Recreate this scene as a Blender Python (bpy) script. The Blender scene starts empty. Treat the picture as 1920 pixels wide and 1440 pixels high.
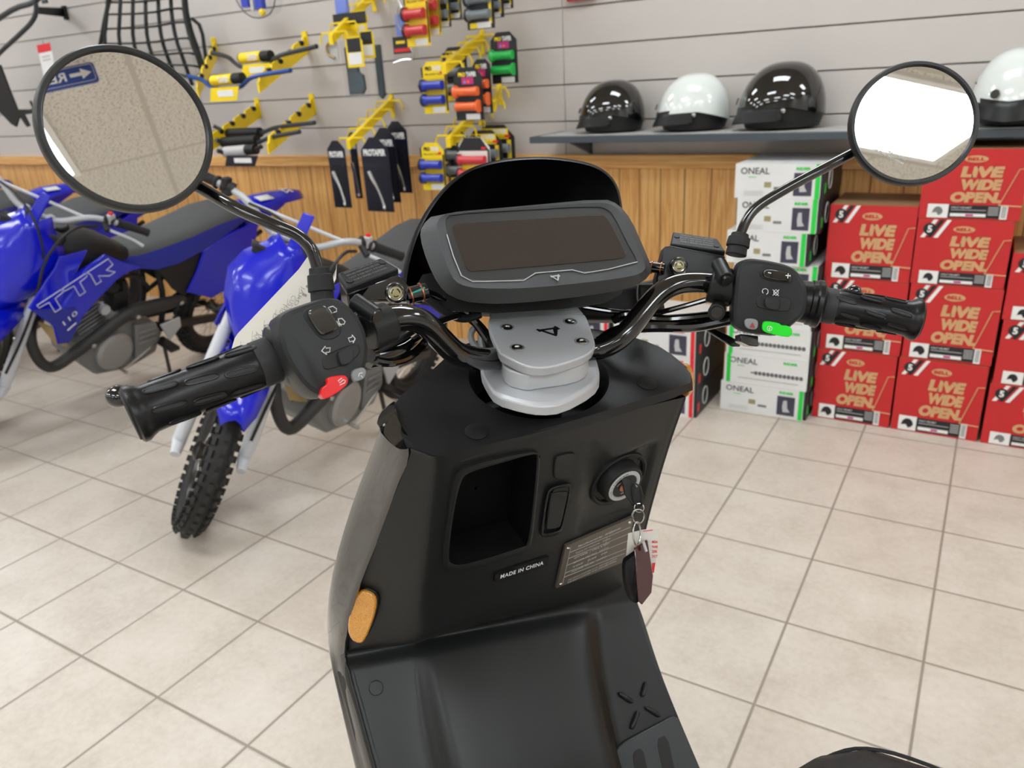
import bpy, bmesh, math, random
from mathutils import Vector as V, Matrix
R = math.radians
scene = bpy.context.scene
COL = scene.collection
random.seed(4)

# ---------------------------------------------------------------- camera
F_PX = 1457.5
YAW, PITCH, ROLL = -0.559941, 0.373787, -0.0601
TILE = 0.306
CAM = V((0, 0, 4.2594 * TILE))
_cy, _sy, _cp, _sp = math.cos(YAW), math.sin(YAW), math.cos(PITCH), math.sin(PITCH)
FW = V((_sy * _cp, _cy * _cp, -_sp))
_r = V((_cy, -_sy, 0))
_u = _r.cross(FW)
RT = _r * math.cos(ROLL) + _u * math.sin(ROLL)
UP = -_r * math.sin(ROLL) + _u * math.cos(ROLL)
cam_data = bpy.data.cameras.new('camera')
cam = bpy.data.objects.new('camera', cam_data)
COL.objects.link(cam)
cam.matrix_world = Matrix(((RT.x, UP.x, -FW.x, CAM.x), (RT.y, UP.y, -FW.y, CAM.y), (RT.z, UP.z, -FW.z, CAM.z), (0, 0, 0, 1)))
cam_data.sensor_fit = 'HORIZONTAL'
cam_data.sensor_width = 36
cam_data.lens = F_PX / 1920 * 36
cam_data.clip_start = 0.02
cam_data.dof.use_dof = True
cam_data.dof.focus_distance = 0.72
cam_data.dof.aperture_fstop = 9.5
scene.camera = cam

# ---------------------------------------------------------------- world, exposure
world = bpy.data.worlds.new('world')
scene.world = world
world.use_nodes = True
world.node_tree.nodes['Background'].inputs[0].default_value = (0.8, 0.85, 0.9, 1)
world.node_tree.nodes['Background'].inputs[1].default_value = 0.3
scene.view_settings.view_transform = 'Standard'
scene.view_settings.look = 'None'
scene.view_settings.gamma = 1
scene.view_settings.use_curve_mapping = False
scene.view_settings.exposure = 0.5
CEIL = 2.9
LIGHT_W = 11.0         # radiance of the ceiling light panels

# ---------------------------------------------------------------- materials
def lin(c):
    return tuple(((x / 255) / 12.92 if x / 255 <= 0.04045 else ((x / 255 + 0.055) / 1.055) ** 2.4) for x in c)

class NT:
    def __init__(s, name):
        s.m = bpy.data.materials.new(name); s.m.use_nodes = True
        s.t = s.m.node_tree; s.n = s.t.nodes; s.l = s.t.links
        s.b = s.n['Principled BSDF']; s.out = s.n['Material Output']
    def new(s, typ, **kw):
        x = s.n.new(typ)
        for k, v in kw.items(): setattr(x, k, v)
        return x
    def link(s, a, b): s.l.new(a, b)
    def math(s, op, a, b=None, c=None):
        x = s.new('ShaderNodeMath', operation=op)
        for i, q in enumerate((a, b, c)):
            if q is None: continue
            if isinstance(q, (int, float)): x.inputs[i].default_value = q
            else: s.link(q, x.inputs[i])
        return x.outputs[0]
    def mix(s, f, a, b):
        x = s.new('ShaderNodeMix', data_type='RGBA')
        for i, q in ((0, f), (6, a), (7, b)):
            if isinstance(q, (int, float)): x.inputs[i].default_value = q
            elif isinstance(q, tuple): x.inputs[i].default_value = (*q, 1) if len(q) == 3 else q
            else: s.link(q, x.inputs[i])
        return x.outputs[2]
    def pos(s):
        return s.new('ShaderNodeNewGeometry').outputs['Position']
    def obj(s):
        return s.new('ShaderNodeTexCoord').outputs['Object']
    def sep(s, v):
        x = s.new('ShaderNodeSeparateXYZ'); s.link(v, x.inputs[0]); return x.outputs
    def noise(s, vec, scale, detail=4, rough=0.5, sc=None):
        if sc:
            mp = s.new('ShaderNodeMapping'); s.link(vec, mp.inputs[0]); mp.inputs['Scale'].default_value = sc; vec = mp.outputs[0]
        x = s.new('ShaderNodeTexNoise'); s.link(vec, x.inputs['Vector'])
        x.inputs['Scale'].default_value = scale; x.inputs['Detail'].default_value = detail; x.inputs['Roughness'].default_value = rough
        return x.outputs[0]
    def ramp(s, f, stops):
        x = s.new('ShaderNodeValToRGB'); s.link(f, x.inputs[0]); e = x.color_ramp.elements
        while len(e) < len(stops): e.new(0.5)
        for i, (p, c) in enumerate(stops): e[i].position = p; e[i].color = (*c, 1)
        return x.outputs[0]
    def bump(s, h, strength=0.2, dist=0.001):
        x = s.new('ShaderNodeBump'); s.link(h, x.inputs['Height']); x.inputs['Strength'].default_value = strength; x.inputs['Distance'].default_value = dist
        s.link(x.outputs[0], s.b.inputs['Normal'])

def mat(name, rgb, rough=0.5, metal=0.0, coat=0.0, grain=0.0, gscale=900, vary=0.05, alpha=1.0, emit=0.0, trans=0.0, spec=None):
    k = NT(name); c = lin(rgb)
    o = k.obj()
    n = k.noise(o, 14, 3)
    lo = tuple(x * (1 - vary) for x in c); hi = tuple(min(1, x * (1 + vary)) for x in c)
    k.link(k.mix(n, lo, hi), k.b.inputs['Base Color'])
    k.b.inputs['Roughness'].default_value = rough
    k.b.inputs['Metallic'].default_value = metal
    k.b.inputs['Coat Weight'].default_value = coat
    k.b.inputs['Coat Roughness'].default_value = 0.03
    k.b.inputs['Alpha'].default_value = alpha
    k.b.inputs['Transmission Weight'].default_value = trans
    if spec is not None: k.b.inputs['Specular IOR Level'].default_value = spec
    if grain: k.bump(k.noise(o, gscale, 2), grain, 0.0006)
    if emit:
        k.b.inputs['Emission Color'].default_value = (*c, 1); k.b.inputs['Emission Strength'].default_value = emit
    return k.m

def knurl_mat(name, rgb, scale):
    k = NT(name); o = k.obj()
    ch = k.new('ShaderNodeTexChecker'); mp = k.new('ShaderNodeMapping')
    mp.inputs['Rotation'].default_value = (0.6, 0.7, 0.78)
    k.link(o, mp.inputs[0]); k.link(mp.outputs[0], ch.inputs[0]); ch.inputs['Scale'].default_value = scale
    k.b.inputs['Base Color'].default_value = (*lin(rgb), 1); k.b.inputs['Roughness'].default_value = 0.6
    k.bump(ch.outputs[1], 0.8, 0.0006)
    return k.m

M = {}
M['matte_black'] = mat('matte_black_plastic', (33, 33, 34), 0.45, grain=0.25, gscale=1400, spec=0.28)
M['soft_black'] = mat('soft_black_plastic', (28, 29, 29), 0.38, grain=0.1, gscale=900, spec=0.34)
M['deep_black'] = mat('deep_black_plastic', (10, 10, 11), 0.55)
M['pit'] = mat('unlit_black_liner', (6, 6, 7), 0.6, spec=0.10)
M['cowl'] = mat('cowl_inner_black', (3, 3, 4), 0.35, spec=0.15)
M['gloss_black'] = mat('gloss_black_paint', (7, 7, 8), 0.07, coat=1.0, spec=0.8)
M['bar_black'] = mat('black_lacquered_tube', (10, 10, 11), 0.12, coat=0.7)
M['rubber'] = mat('black_rubber', (16, 16, 18), 0.32, grain=0.1, spec=0.35)
M['rubber_dull'] = mat('dull_rubber', (34, 34, 35), 0.6, grain=0.2, spec=0.3)
M['housing'] = mat('grained_grey_plastic', (48, 50, 52), 0.45, grain=0.5, gscale=1600)
M['switch'] = mat('switch_housing_plastic', (36, 37, 38), 0.42, grain=0.2, gscale=1600, spec=0.28)
M['knurl'] = knurl_mat('knurled_rubber', (40, 40, 42), 900)
M['silver'] = mat('silver_painted_alloy', (182, 184, 187), 0.40, metal=0.25, grain=0.25, gscale=1500, vary=0.03)
M['silver_wing'] = mat('grey_painted_alloy', (140, 143, 145), 0.45, metal=0.25)
M['steel'] = mat('bright_steel', (200, 200, 198), 0.22, metal=1.0)
M['dark_steel'] = mat('dark_steel', (70, 68, 66), 0.35, metal=0.9)
M['copper'] = mat('copper_washer', (176, 110, 76), 0.3, metal=0.9)
M['teal'] = mat('teal_paint_mark', (20, 140, 130), 0.5)
M['cream'] = mat('sight_glass_cream', (160, 150, 105), 0.25, coat=0.5)
M['lcd'] = mat('display_glass', (46, 39, 36), 0.16, coat=0.4)
M['lcd_frame'] = mat('display_surround', (46, 48, 50), 0.3, coat=0.3)
M['white_ink'] = mat('white_marking', (225, 226, 226), 0.5)
M['grey_ink'] = mat('grey_marking', (140, 136, 128), 0.5)
M['faint_ink'] = mat('raised_black_lettering', (84, 84, 85), 0.4)
M['red_btn'] = mat('red_button_plastic', (222, 20, 22), 0.3, coat=0.2)
M['green_btn'] = mat('green_button_plastic', (20, 215, 30), 0.3, coat=0.2)
M['grey_btn'] = mat('grey_button_plastic', (128, 130, 131), 0.4)
M['dark_red'] = mat('dark_red_triangle', (150, 50, 55), 0.5)
M['amber'] = None
M['plate_alu'] = mat('printed_aluminium', (105, 98, 88), 0.35, metal=0.5)
M['fob_red'] = mat('gloss_dark_red', (62, 10, 12), 0.08, coat=1)
M['clear'] = mat('clear_film', (120, 124, 130), 0.08, alpha=0.05, coat=1)
M['paper'] = mat('tag_paper', (214, 210, 200), 0.6)
M['leather'] = mat('black_leather', (36, 36, 37), 0.5, grain=0.5, gscale=500)
M['blue'] = mat('blue_bodywork', (10, 22, 196), 0.22, coat=0.3)
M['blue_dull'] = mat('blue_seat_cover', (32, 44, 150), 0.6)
M['seat_grey'] = mat('dark_grey_seat_cover', (74, 75, 76), 0.7, grain=0.3)
M['fork_white'] = mat('pale_grey_painted_metal', (205, 207, 212), 0.3, coat=0.3)
M['tyre'] = mat('tyre_rubber', (36, 35, 34), 0.7, grain=0.3, gscale=200)
M['engine'] = mat('cast_engine_metal', (122, 122, 122), 0.42, metal=0.4)
M['engine_dark'] = mat('dark_engine_metal', (38, 38, 38), 0.5, metal=0.3)
M['engine_cover'] = mat('smooth_engine_cover', (150, 148, 146), 0.36, metal=0.4)
M['pipe_black'] = mat('black_exhaust_paint', (44, 43, 42), 0.55)
M['gold'] = mat('bronze_skid_plate', (190, 165, 115), 0.35, metal=0.6)
M['yellow'] = mat('yellow_powder_coat', (250, 216, 20), 0.4)
M['white'] = mat('white_card', (235, 234, 230), 0.5)
M['off_white'] = mat('white_gloss_carton', (226, 226, 224), 0.4)
M['black_card'] = mat('black_card', (28, 28, 32), 0.45)
M['navy_card'] = mat('navy_card', (18, 19, 36), 0.35)
M['red_card'] = mat('red_printed_carton', (196, 38, 40), 0.5)
M['tan'] = mat('tan_print', (205, 160, 112), 0.55)
M['kraft'] = mat('kraft_cardboard', (150, 115, 78), 0.8)
M['lime'] = mat('green_print', (40, 205, 70), 0.5)
M['scarlet'] = mat('scarlet_print', (225, 40, 50), 0.5)
M['photo_dark'] = mat('dark_printed_picture', (62, 60, 78), 0.5, vary=0.5)
M['grey_print'] = mat('grey_print', (120, 120, 120), 0.6)
M['grey_light'] = mat('light_grey_print', (190, 190, 188), 0.6)
M['magenta'] = mat('magenta_print', (190, 40, 120), 0.5)
M['orange'] = mat('orange_rubber', (255, 110, 40), 0.35, coat=0.2)
M['green'] = mat('green_rubber', (20, 185, 75), 0.35, coat=0.2)
M['blue_grip'] = mat('blue_rubber', (40, 60, 185), 0.35, coat=0.2)
M['red_grip'] = mat('red_rubber', (215, 50, 55), 0.35, coat=0.2)
M['grey_grip'] = mat('grey_rubber', (120, 128, 132), 0.35, coat=0.2)
M['slate_tool'] = mat('slate_grey_rubber', (72, 84, 92), 0.5)
M['helmet_black'] = mat('gloss_black_helmet', (8, 8, 9), 0.05, coat=1)
M['helmet_white'] = mat('pearl_white_helmet', (222, 228, 224), 0.15, coat=1)
M['shelf'] = mat('slate_grey_shelf', (66, 74, 80), 0.5)
M['shelf_top'] = mat('worn_shelf_top', (176, 174, 170), 0.6, vary=0.2)
M['tube_dark'] = mat('dark_grey_tube', (50, 56, 60), 0.35)
M['strap'] = mat('black_webbing', (30, 33, 32), 0.7)
M['sign_blue'] = mat('blue_sign', (40, 66, 140), 0.35)
M['mirror'] = mat('mirror_glass', (246, 247, 247), 0.0, metal=1.0, vary=0.0)
M['bar_blue'] = mat('blue_anodised_tube', (56, 88, 160), 0.3, metal=0.5)
M['bottle_blue'] = mat('pale_blue_pack', (120, 140, 220), 0.4)

k = NT('amber_reflector'); o = k.obj()
vo = k.new('ShaderNodeTexVoronoi'); k.link(o, vo.inputs['Vector']); vo.inputs['Scale'].default_value = 900
k.link(k.mix(vo.outputs[0], lin((236, 170, 60)), lin((180, 112, 20))), k.b.inputs['Base Color'])
k.b.inputs['Roughness'].default_value = 0.15; k.b.inputs['Coat Weight'].default_value = 1; k.bump(vo.outputs[0], 0.5, 0.001); M['amber'] = k.m

M['mat_slate'] = mat('slate_rubber_mat', (40, 44, 47), 0.4, grain=0.2, spec=0.5)
# floor: square tiles laid to the measured grid
k = NT('floor_tile'); s_ = k.sep(k.pos())
def edge(k, comp, size, off):
    f = k.math('FRACT', k.math('DIVIDE', k.math('SUBTRACT', comp, off), size))
    return k.math('SUBTRACT', 0.5, k.math('ABSOLUTE', k.math('SUBTRACT', f, 0.5)))   # distance to line / size
gx = edge(k, s_[0], TILE, -8.93857 * TILE); gy = edge(k, s_[1], TILE, 4.49522 * TILE)
g = k.math('MINIMUM', gx, gy)
mask = k.new('ShaderNodeMapRange'); k.link(g, mask.inputs[0]); mask.inputs[1].default_value = 0.008; mask.inputs[2].default_value = 0.012
cell = k.new('ShaderNodeTexWhiteNoise', noise_dimensions='2D')
cv = k.new('ShaderNodeCombineXYZ')
k.link(k.math('FLOOR', k.math('DIVIDE', k.math('SUBTRACT', s_[0], -8.93857 * TILE), TILE)), cv.inputs[0])
k.link(k.math('FLOOR', k.math('DIVIDE', k.math('SUBTRACT', s_[1], 4.49522 * TILE), TILE)), cv.inputs[1])
k.link(cv.outputs[0], cell.inputs[0])
n1 = k.noise(k.pos(), 5, 8, 0.65); n2 = k.noise(k.pos(), 55, 6, 0.7)
base = k.ramp(k.math('ADD', k.math('MULTIPLY', n1, 0.6), k.math('MULTIPLY', n2, 0.4)), [(0.3, lin((180, 169, 155))), (0.52, lin((203, 194, 181))), (0.72, lin((214, 206, 196)))])
base = k.mix(k.math('MULTIPLY', cell.outputs[0], 0.16), base, lin((186, 166, 148)))
k.link(k.mix(mask.outputs[0], lin((146, 135, 123)), base), k.b.inputs['Base Color'])
rr = k.new('ShaderNodeMapRange'); k.link(n2, rr.inputs[0]); rr.inputs[3].default_value = 0.22; rr.inputs[4].default_value = 0.42
k.link(rr.outputs[0], k.b.inputs['Roughness']); k.b.inputs['Specular IOR Level'].default_value = 0.3
m2 = k.new('ShaderNodeMapRange'); k.link(g, m2.inputs[0]); m2.inputs[1].default_value = 0.004; m2.inputs[2].default_value = 0.022
k.bump(k.math('ADD', m2.outputs[0], k.math('MULTIPLY', n2, 0.12)), 0.6, 0.002); M['floor'] = k.m

# ceiling: speckled mineral tiles in a tee grid
k = NT('ceiling_tile'); s_ = k.sep(k.pos())
g = k.math('MINIMUM', k.math('MULTIPLY', edge(k, s_[0], 1.22, 3.09), 1.22), k.math('MULTIPLY', edge(k, s_[1], 0.61, 0.40), 0.61))
mask = k.new('ShaderNodeMapRange'); k.link(g, mask.inputs[0]); mask.inputs[1].default_value = 0.011; mask.inputs[2].default_value = 0.0125
sp = k.noise(k.pos(), 90, 3, 0.6); sp2 = k.noise(k.pos(), 8, 3)
spk = k.ramp(sp, [(0.40, lin((140, 134, 124))), (0.45, lin((222, 217, 207))), (1.0, lin((228, 224, 215)))])
k.link(k.mix(mask.outputs[0], lin((196, 191, 180)), k.mix(k.math('MULTIPLY', sp2, 0.4), spk, lin((226, 220, 210)))), k.b.inputs['Base Color'])
k.b.inputs['Roughness'].default_value = 0.85; k.bump(k.math('ADD', sp, mask.outputs[0]), 0.5, 0.003); M['ceiling'] = k.m

# pine panelling
def wood(name, horiz, grooves):
    k = NT(name); p = k.pos(); s_ = k.sep(p)
    sc = (0.5, 8, 14) if horiz else (11, 8, 0.55)
    n1 = k.noise(p, 1.6, 5, 0.6, sc); n2 = k.noise(p, 7, 5, 0.7, sc)
    wv = k.math('FRACT', k.math('MULTIPLY', n1, 7))
    wv = k.math('MULTIPLY', k.math('ABSOLUTE', k.math('SUBTRACT', wv, 0.5)), 2)
    f = k.math('ADD', k.math('MULTIPLY', wv, 0.45), k.math('MULTIPLY', n2, 0.55))
    c = k.ramp(f, [(0.2, lin((206, 144, 76))), (0.5, lin((226, 170, 98))), (0.85, lin((240, 196, 128)))])
    if grooves:
        e = k.math('MULTIPLY', edge(k, k.math('ADD', s_[0], k.math('MULTIPLY', k.math('SINE', k.math('MULTIPLY', s_[0], 9.0)), 0.012)), 0.104, 0.02), 0.104)
        mk = k.new('ShaderNodeMapRange'); k.link(e, mk.inputs[0]); mk.inputs[1].default_value = 0.0015; mk.inputs[2].default_value = 0.004
        c = k.mix(mk.outputs[0], lin((150, 104, 58)), c); k.bump(mk.outputs[0], 0.7, 0.003)
    k.link(c, k.b.inputs['Base Color']); k.b.inputs['Roughness'].default_value = 0.45
    return k.m
M['wood'] = wood('pine_panelling', False, True); M['wood_trim'] = wood('pine_cap_rail', True, False)
M['slat'] = mat('grey_slat_board', (197, 190, 184), 0.5, vary=0.02)
M['slat_gap'] = mat('slat_groove', (136, 132, 130), 0.6)
M['wall'] = mat('painted_wall', (214, 212, 208), 0.8, vary=0.02)

# ---------------------------------------------------------------- geometry helpers
def ray(x, y): return FW + RT * ((x - 960) / F_PX) + UP * ((720 - y) / F_PX)
def W(x, y, z): return CAM + ray(x, y) * z                       # point seen at a pixel, z metres ahead
def on(x, y, p0, n):                                             # point seen at a pixel on a plane
    d = ray(x, y); return CAM + d * ((p0 - CAM).dot(n) / d.dot(n))
def onY(x, y, Y): return on(x, y, V((0, Y, 0)), V((0, 1, 0)))
def onZ(x, y, Z): return on(x, y, V((0, 0, Z)), V((0, 0, 1)))
def wid(px, z): return px * z / F_PX                             # pixels to metres at depth z
def frame(o, x, z):                                              # matrix from origin, x axis, approx z axis
    x = x.normalized(); y = z.cross(x).normalized(); z = x.cross(y)
    return Matrix(((x.x, y.x, z.x, o.x), (x.y, y.y, z.y, o.y), (x.z, y.z, z.z, o.z), (0, 0, 0, 1)))

class MB:
    def __init__(s): s.bm = bmesh.new(); s.mi = 0; s.mats = []
    def use(s, m):
        m = M[m] if isinstance(m, str) else m
        if m not in s.mats: s.mats.append(m)
        s.mi = s.mats.index(m); return s
    def add(s, vs, fs, mx=None):
        bv = [s.bm.verts.new(mx @ V(v) if mx else V(v)) for v in vs]
        for f in fs:
            try: fc = s.bm.faces.new([bv[i] for i in f]); fc.material_index = s.mi
            except ValueError: pass
        return bv
    def box(s, c, d, mx=None, taper=1.0):
        x, y, z = d[0] / 2, d[1] / 2, d[2] / 2; t = taper
        vs = [(c[0] + a * x * (t if e > 0 else 1), c[1] + b * y * (t if e > 0 else 1), c[2] + e * z) for e in (-1, 1) for a, b in ((-1, -1), (1, -1), (1, 1), (-1, 1))]
        s.add(vs, [(3, 2, 1, 0), (4, 5, 6, 7), (0, 1, 5, 4), (1, 2, 6, 5), (2, 3, 7, 6), (3, 0, 4, 7)], mx); return s
    def rings(s, rs, cap=True, closed=False, mx=None):
        n = len(rs[0]); vs = [p for r in rs for p in r]; fs = []
        m = len(rs)
        for i in range(m if closed else m - 1):
            for j in range(n):
                a, b = i * n + j, i * n + (j + 1) % n; c, d = ((i + 1) % m) * n + (j + 1) % n, ((i + 1) % m) * n + j
                fs.append((a, b, c, d))
        if cap and not closed: fs.append(tuple(range(n - 1, -1, -1))); fs.append(tuple((m - 1) * n + j for j in range(n)))
        s.add(vs, fs, mx); return s
    def grid(s, rows, mx=None):
        n = len(rows[0]); vs = [p for r in rows for p in r]
        s.add(vs, [(i * n + j, i * n + j + 1, (i + 1) * n + j + 1, (i + 1) * n + j) for i in range(len(rows) - 1) for j in range(n - 1)], mx); return s
    def tube(s, pts, r, seg=12, mx=None, smooth=0, flat=1.0, closed=False):
        pts = [V(p) for p in pts]; n0 = len(pts)
        rs = list(r) if isinstance(r, (list, tuple)) else [r] * n0
        for _ in range(smooth):
            q, w = [pts[0]], [rs[0]]
            for i in range(len(pts) - 1):
                q += [pts[i] * .75 + pts[i + 1] * .25, pts[i] * .25 + pts[i + 1] * .75]; w += [rs[i] * .75 + rs[i + 1] * .25, rs[i] * .25 + rs[i + 1] * .75]
            q.append(pts[-1]); w.append(rs[-1]); pts, rs = q, w
        t0 = (pts[1] - pts[0]).normalized(); a = t0.orthogonal().normalized() if abs(t0.z) > 0.9 else t0.cross(V((0, 0, 1))).normalized()
        out = []
        for i, p in enumerate(pts):
            if closed: t = (pts[(i + 1) % len(pts)] - pts[i - 1]).normalized()
            else: t = (pts[min(i + 1, len(pts) - 1)] - pts[max(i - 1, 0)]).normalized()
            a = (a - t * a.dot(t)).normalized(); b = t.cross(a)
            out.append([p + (a * math.cos(2 * math.pi * k / seg) + b * math.sin(2 * math.pi * k / seg) * flat) * rs[i] for k in range(seg)])
        return s.rings(out, closed=closed, mx=mx)
    def lathe(s, prof, o, axis, seg=32, mx=None, cap=True):
        ax = V(axis).normalized(); a = ax.orthogonal().normalized(); b = ax.cross(a); o = V(o)
        return s.rings([[o + ax * h + (a * math.cos(2 * math.pi * k / seg) + b * math.sin(2 * math.pi * k / seg)) * r for k in range(seg)] for r, h in prof], cap=cap, mx=mx)
    def prism(s, pts, vec, shrink=1.0, mx=None):
        pts = [V(p) for p in pts]; c = sum(pts, V()) / len(pts)
        back = [c + (p - c) * shrink + V(vec) for p in pts]
        return s.rings([pts, back], mx=mx)
    def ball(s, c, r, seg=16, mx=None):
        r = (r, r, r) if isinstance(r, (int, float)) else r
        m = seg // 2
        return s.rings([[V((c[0] + r[0] * math.sin(t) * math.cos(2 * math.pi * k / seg), c[1] + r[1] * math.sin(t) * math.sin(2 * math.pi * k / seg), c[2] + r[2] * math.cos(t))) for k in range(seg)] for t in [0.04 + (math.pi - 0.08) * i / m for i in range(m + 1)]], mx=mx)
    def text(s, txt, o, u, v, w=None, h=None, bold=0.02, shear=0.0, th=0.0004, spacing=1.0, align='C'):
        vs, fs, tw, hh = text_mesh(txt, bold, spacing)
        u, v = V(u).normalized(), V(v).normalized(); n = u.cross(v)
        sx = (w / tw) if w else (h / hh); sy = (h / hh) if h else sx
        ox = -tw / 2 if align == 'C' else 0
        pts = [V(o) + u * ((x + ox) * sx + shear * y * sy) + v * ((y - hh / 2) * sy) + n * th for x, y in vs]
        s.add(pts, fs); return s
    def build(s, name, m=None, parent=None, world=False, smooth=35, bevel=0, bseg=2, sub=0, solid=0):
        bmesh.ops.remove_doubles(s.bm, verts=s.bm.verts, dist=1e-6)
        bmesh.ops.recalc_face_normals(s.bm, faces=s.bm.faces)
        if world and parent is not None:
            inv = ROOTM[rootof(parent).name].inverted()
            s.bm.transform(inv)
        for e in s.bm.edges:
            e.smooth = not (len(e.link_faces) == 2 and e.calc_face_angle(0) > R(smooth))
        for f in s.bm.faces: f.smooth = True
        me = bpy.data.meshes.new(name); s.bm.to_mesh(me); s.bm.free()
        for q in (s.mats or [M[m] if isinstance(m, str) else m]): me.materials.append(q)
        o = bpy.data.objects.new(name, me); COL.objects.link(o)
        if parent is not None: o.parent = parent
        if bevel:
            b = o.modifiers.new('bevel', 'BEVEL'); b.width = bevel; b.segments = bseg; b.limit_method = 'ANGLE'; b.angle_limit = R(30); b.harden_normals = False
        if solid: b = o.modifiers.new('solid', 'SOLIDIFY'); b.thickness = solid
        if sub: b = o.modifiers.new('sub', 'SUBSURF'); b.levels = sub; b.render_levels = sub
        return o

_tc = {}
def text_mesh(txt, bold, spacing):
    key = (txt, bold, spacing)
    if key in _tc: return _tc[key]
    cu = bpy.data.curves.new('t', 'FONT'); cu.body = txt; cu.size = 1; cu.offset = bold; cu.resolution_u = 3; cu.space_character = spacing
    ob = bpy.data.objects.new('t', cu); COL.objects.link(ob)
    me = bpy.data.meshes.new_from_object(ob.evaluated_get(bpy.context.evaluated_depsgraph_get()))
    vs = [(v.co.x, v.co.y) for v in me.vertices]; fs = [tuple(p.vertices) for p in me.polygons]
    x0 = min(v[0] for v in vs); y0 = min(v[1] for v in vs)
    vs = [(a - x0, b - y0) for a, b in vs]
    _tc[key] = (vs, fs, max(v[0] for v in vs), max(v[1] for v in vs))
    bpy.data.objects.remove(ob); bpy.data.curves.remove(cu); bpy.data.meshes.remove(me)
    return _tc[key]

ROOTM = {}
def rootof(o):
    while o.parent is not None: o = o.parent
    return o
def tag(o, label=None, cat=None, group=None, kind=None):
    if label: o['label'] = label
    if cat: o['category'] = cat
    if group: o['group'] = group
    if kind: o['kind'] = kind
    return o
def thing(name, label, cat, loc=(0, 0, 0), group=None, mx=None):
    o = bpy.data.objects.new(name, None); COL.objects.link(o)
    o.empty_display_size = 0.05
    mx = mx if mx is not None else Matrix.Translation(V(loc))
    o.matrix_world = mx; ROOTM[o.name] = mx.copy()
    return tag(o, label, cat, group)
def copy_tree(o, parent=None):
    c = o.copy(); COL.objects.link(c); c.parent = parent
    for ch in list(o.children): copy_tree(ch, c)
    return c
def part(name, m, parent, fn, **kw):
    b = MB(); fn(b); return b.build(name, m, parent, **kw)
# ---------------------------------------------------------------- setting
WY = 3.30                                   # face of the slat wall
X0, X1, Y0 = -9.0, 5.0, -6.0
def struct(b, name, m=None, label=None, **kw):
    o = b.build(name, m, **kw); o['kind'] = 'structure'
    if label: o['label'] = label
    return o
struct(MB().box((-2, -1.3, -0.05), (14.4, 9.6, 0.1)), 'floor', 'floor', 'beige square ceramic floor tiles with grey grout')
struct(MB().box((-2, -1.3, CEIL + 0.05), (14.4, 9.6, 0.1)), 'ceiling', 'ceiling', 'speckled suspended ceiling tiles in a tee grid')
struct(MB().box((X0 - 0.1, -1.3, CEIL / 2), (0.2, 9.6, CEIL)), 'wall_left', 'wall')
struct(MB().box((X1 + 0.1, -1.3, CEIL / 2), (0.2, 9.6, CEIL)), 'wall_right', 'wall')
struct(MB().box((-2, Y0 - 0.1, CEIL / 2), (14.4, 0.2, CEIL)), 'wall_front', 'wall')
b = MB()
b.use('slat_gap').box((-2, WY + 0.065, CEIL / 2), (14.0, 0.1, CEIL))
b.use('slat')
z = 1.110 - 0.1545; seams = [X0, -6.58, -4.14, -1.70, 0.74, 3.18, X1]
while z < CEIL:
    lo = max(z + 0.0026, 0.94); hi = min(z + 0.1545 - 0.0026, CEIL)
    for a, c in zip(seams[:-1], seams[1:]):
        b.box(((a + c) / 2, WY + 0.010, (lo + hi) / 2), (c - a - 0.003, 0.02, hi - lo))
    z += 0.1545
struct(b, 'wall_back', label='pale grey slat wall above the pine panelling', bevel=0.0015, bseg=1)
struct(MB().box((-2, WY + 0.0, 0.46), (14.0, 0.02, 0.92)), 'trim_1', 'wood', 'knotty pine panelling below the slat wall')
struct(MB().box((-2, WY - 0.015, 0.938), (14.0, 0.036, 0.058)), 'trim_2', 'wood_trim', 'pine cap rail between panelling and slat wall', bevel=0.004)

# ceiling lights
lt = None
diff = mat('light_diffuser', (244, 250, 255), 0.6, emit=LIGHT_W, vary=0)
spots = [(1.56, -1.125, 'over the right hand mirror view'), (2.48, -0.27, 'beside the restroom sign')]
for ly, xs in ((2.2, (-6.4, -3.7, -0.6)), (0.1, (-7.4, -4.6, -1.3)), (-2.0, (-7.4, -5.0, -2.56, -0.1)), (-4.2, (-7.4, -5.0, -2.56, -0.1))):
    for lx in xs: spots.append((lx, ly, None))
for ly in (2.2,): spots.append((2.3, ly, None))
spots += [(2.3, -3.4, None), (4.2, -2.2, None), (4.2, 1.4, None)]
rows_ = {2.2: 'nearest the slat wall', 0.1: 'second row from that wall', -2.0: 'third row from that wall', -4.2: 'farthest row'}
for i, (lx, ly, ds) in enumerate(spots):
    lab = 'recessed ceiling light ' + (ds or ('%.1f m left of the scooter, %s' % (-lx, rows_[ly]) if ly in rows_ and lx < 0 else 'on the right, %.1f m from the slat wall' % (WY - ly)))
    if lt is None:
        lt = thing('ceiling_light', lab, 'ceiling light', (lx, ly, CEIL), 'ceiling light panels')
        fr = MB()
        for a in (-1, 1): fr.box((a * 0.6, 0, -0.008), (0.03, 0.5, 0.022)); fr.box((0, a * 0.25, -0.008), (1.23, 0.03, 0.022))
        fr.build('frame', 'white', lt)
        MB().box((0, 0, -0.004), (1.17, 0.47, 0.008)).build('diffuser', diff, lt)
        o = lt
    else:
        o = copy_tree(lt); o.location = (lx, ly, CEIL)
    o['label'] = lab

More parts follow.
